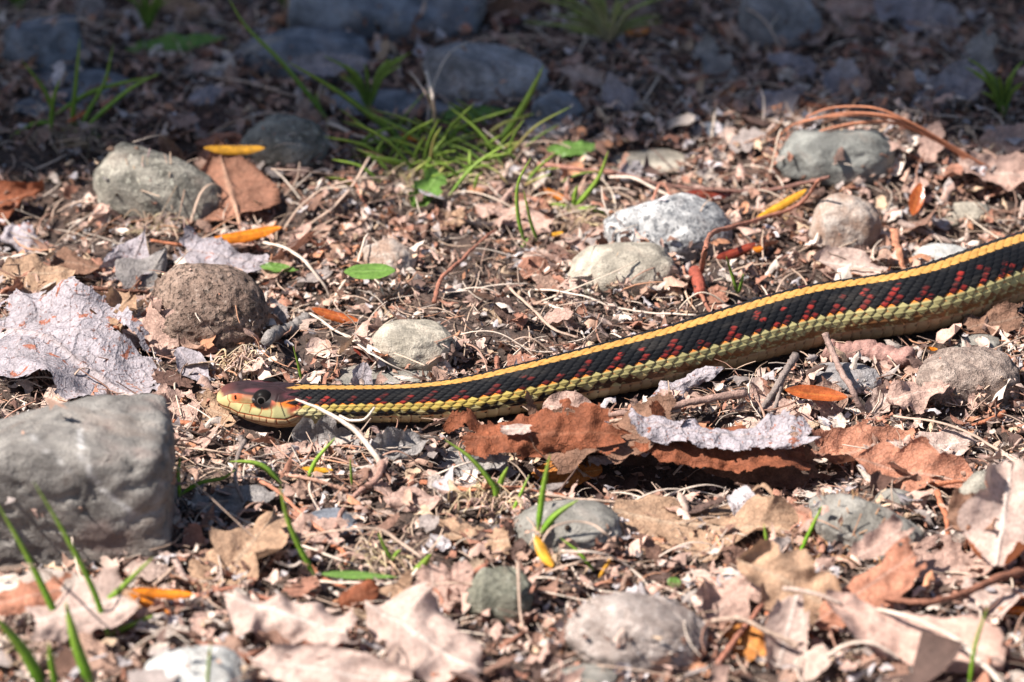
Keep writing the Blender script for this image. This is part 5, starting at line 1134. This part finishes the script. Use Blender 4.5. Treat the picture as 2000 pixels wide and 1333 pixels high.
for k, (x, y, h, px, py) in enumerate(chosen[:290]):
    ci = r3.choice(len(LCOL), p=LP/LP.sum()); col = LCOL[ci]; Ln = (.6+.95*r3.rand()**1.8); kk = r3.randint(4)
    V, F, c = leaf_mesh(Ln, Ln*(.5+.4*r3.rand()), ['oval', 'torn', 'lobed', 'torn'][kk], curl=[1.0, .2, 0.0, .5][kk]*r3.choice([-1, 1]), bend=r3.uniform(-.6, .6), crumple=[.12, .12, .05, .32][kk], seed=k+500, nu=24, nv=17, col=col, vein=np.minimum(col*1.2+.03, .8), serr=0, holes=.06 if kk == 1 else 0, veins=5)
    Rm = rot('z', R(r3.uniform(0, 360)))@rot('x', R(r3.uniform(-42, 42)))@rot('y', R(r3.uniform(-28, 28)))@rot('z', R(r3.uniform(0, 360)))
    V = V@Rm.T; V[:, 2] -= np.quantile(V[:, 2], .25); V += np.array([x, y, h+.12+.2*r3.rand()]); V = settle(V, .02, .8)
    u_, v_ = proj(V); tp = np.interp(u_, OUT[:, 0], OUT[:, 1]); bt = np.interp(u_, OUT[:, 0], OUT[:, 2])
    if ((v_ > tp) & (v_ < bt-2) & (u_ > 425)).any() and py > np.interp(px, OUT[:, 0], (OUT[:, 1]+OUT[:, 2])/2): continue
    o = mk('leaf_piece', V, F, M['lichen'] if (col[2] > col[0]*.9 and r3.rand() < .6) else M['leaf'], c, base=np.array([x, y, h]))
    lab(o, cname(col), 'small' if Ln < 1.1 else 'broad', shapes[kk], px, py, 'leaf piece', 'leaf pieces lying loose in the litter')
for k, (x, y, h, px, py) in enumerate(chosen[290:410]):
    pal = [('pale', tw['pale']), ('tan', tw['tan']), ('brown', (.40, .24, .18)), ('pale', (.62, .50, .40))][r3.randint(4)]
    Ln = 1.4+3.0*r3.rand()**1.5; a0 = r3.uniform(0, 2*math.pi); cv = r3.uniform(-1.2, 1.2); P = []; q = np.array([x, y])-np.array([math.cos(a0), math.sin(a0)])*Ln/2; arch = r3.uniform(.1, .7)
    for j in range(5):
        P.append(q.copy()); a_ = a0+cv*(j/4-.5); q = q+np.array([math.cos(a_), math.sin(a_)])*Ln/4
    P = np.array(P); hz_, _ = HS(P[:, 0], P[:, 1]); t_ = np.linspace(0, 1, 5); zz_ = np.maximum(hz_, hz_[0]*(1-t_)+hz_[-1]*t_)+.12+arch*np.sin(math.pi*t_)*.8
    if snake_dist(P[:, 0], P[:, 1]).min() < .1: continue
    P = spline(np.c_[P, zz_], 14); V, F = tube(P, np.linspace(.028+.03*r3.rand(), .02, 14), 5, .55, rough=.05); cc = np.array(pal[1])*(.85+.3*fbm(V*1.5, 6, 2)[:, None])
    o = mk('dry_straw', V, F, M['straw'], cc, base=np.array([x, y, h]))
    lab(o, pal[0], 'long' if Ln > 2.4 else 'short', 'curved straw' if abs(cv) > .6 else 'straight straw', px, py, 'straw', GS)
for k, (x, y, h, px, py) in enumerate(chosen[410:470]):
    cc0 = [tw['red'], tw['grey'], tw['dark'], tw['rust']][r3.randint(4)]; Ln = .9+1.5*r3.rand(); a0 = r3.uniform(0, 2*math.pi); d_ = np.array([math.cos(a0), math.sin(a0)])*Ln/2
    P = np.array([[x-d_[0], y-d_[1]], [x+r3.uniform(-.1, .1), y+r3.uniform(-.1, .1)], [x+d_[0], y+d_[1]]]); 
    if snake_dist(P[:, 0], P[:, 1]).min() < .1: continue
    hz_, _ = HS(P[:, 0], P[:, 1]); P = spline(np.c_[P, hz_+.1+.25*r3.rand(3)], 8); V, F = tube(P, np.linspace(.05+.05*r3.rand(), .04, 8), 6)
    o = mk('twig', V, F, M['wood'], np.array(cc0)*(.8+.5*fbm(V*2, 6, 2)[:, None]), base=np.array([x, y, h]))
    lab(o, cname(cc0), 'short', 'twig piece', px, py, 'twig', 'short twig pieces in the litter')
for l_, v_ in LABS.items():
    if len(v_) > 1:
        v_.sort(key=lambda q: q[0]); nm_ = {2: ['left', 'right'], 3: ['leftmost', 'middle', 'rightmost']}.get(len(v_))
        if nm_:
            for q, w_ in zip(v_, nm_): q[1]['label'] = w_+' '+l_
# ------------------------------------------------------------------ an unseen overhanging shrub, added to shade the back
def build_shrub():
    g0 = np.array([-165., 95., 0.]); g0[2] = float(H0(g0[0], g0[1]))-2
    t = thing('shrub', g0, 'unseen leafy green shrub added outside the picture, its boughs shading the background', 'shrub')
    V, F = tube(spline(np.array([g0, g0+[8, -4, 60], g0+[25, -10, 120], g0+[55, -16, 165]]), 20), np.linspace(6, 3, 20), 12)
    mk('trunk', V, F, M['wood'], np.tile([.16, .11, .09], (len(V), 1)), t)
    r2 = np.random.RandomState(5); hub = g0+[25, -10, 120]
    ends = [(-145, -18, 150), (-110, -14, 165), (-75, -18, 158), (-60, 5, 170), (-120, 20, 175), (-80, 45, 175), (-150, 60, 165), (-40, 40, 180), (-100, 80, 170)]
    for e in ends:
        e = np.array(e, float)+[0, 0, 0]; V, F = tube(spline(np.array([hub, hub*.5+e*.5+[0, 0, 12], e]), 16), np.linspace(2.2, .7, 16), 8); mk('branch', V, F, M['wood'], np.tile([.15, .10, .08], (len(V), 1)), t)
    # leaves: where a leaf at height z shades the ground point q, it sits at q + z * dir
    n = 15000; z = r2.uniform(118, 178, n); k = z/to_sun[2]
    qx = r2.uniform(-40, 52, n); qy = 13.2+r2.rand(n)**1.5*90
    edge = 3.5*(vn(np.stack([qx/2.2, qx*0, qx*0], -1), 9)-.5)+5.0*(fbm(np.stack([qx/6, qx*0, qx*0], -1), 3, 3)-.5)*2+3.0*np.exp(-((qx+2.5)/6.5)**2)+1.2*np.exp(-((qx+13.5)/3)**2)
    qy = np.maximum(qy, 13.9+edge+r2.rand(n)*1.0)
    gap = (fbm(np.stack([qx/7, qy/7, qx*0], -1), 44, 2) > .665)
    x = qx+to_sun[0]*k; y = qy+to_sun[1]*k; keep = ~gap; x, y, z = x[keep], y[keep], z[keep]; n = len(x)
    LT = [flake_template(k_+90, 5, 4, asp=.55) for k_ in range(6)]
    V, F, C = place(LT, x, y, z, 1.4+1.6*r2.rand(n), 6, 55, np.array([(.06, .12, .03), (.08, .15, .04), (.05, .09, .025)]), [.4, .3, .3])
    o = mk('foliage', V, F, M['grass'], C, t, smooth=True)
    o['kind'] = 'stuff'
build_shrub()
for o in EMPT:
    if '_b' in o: del o['_b']
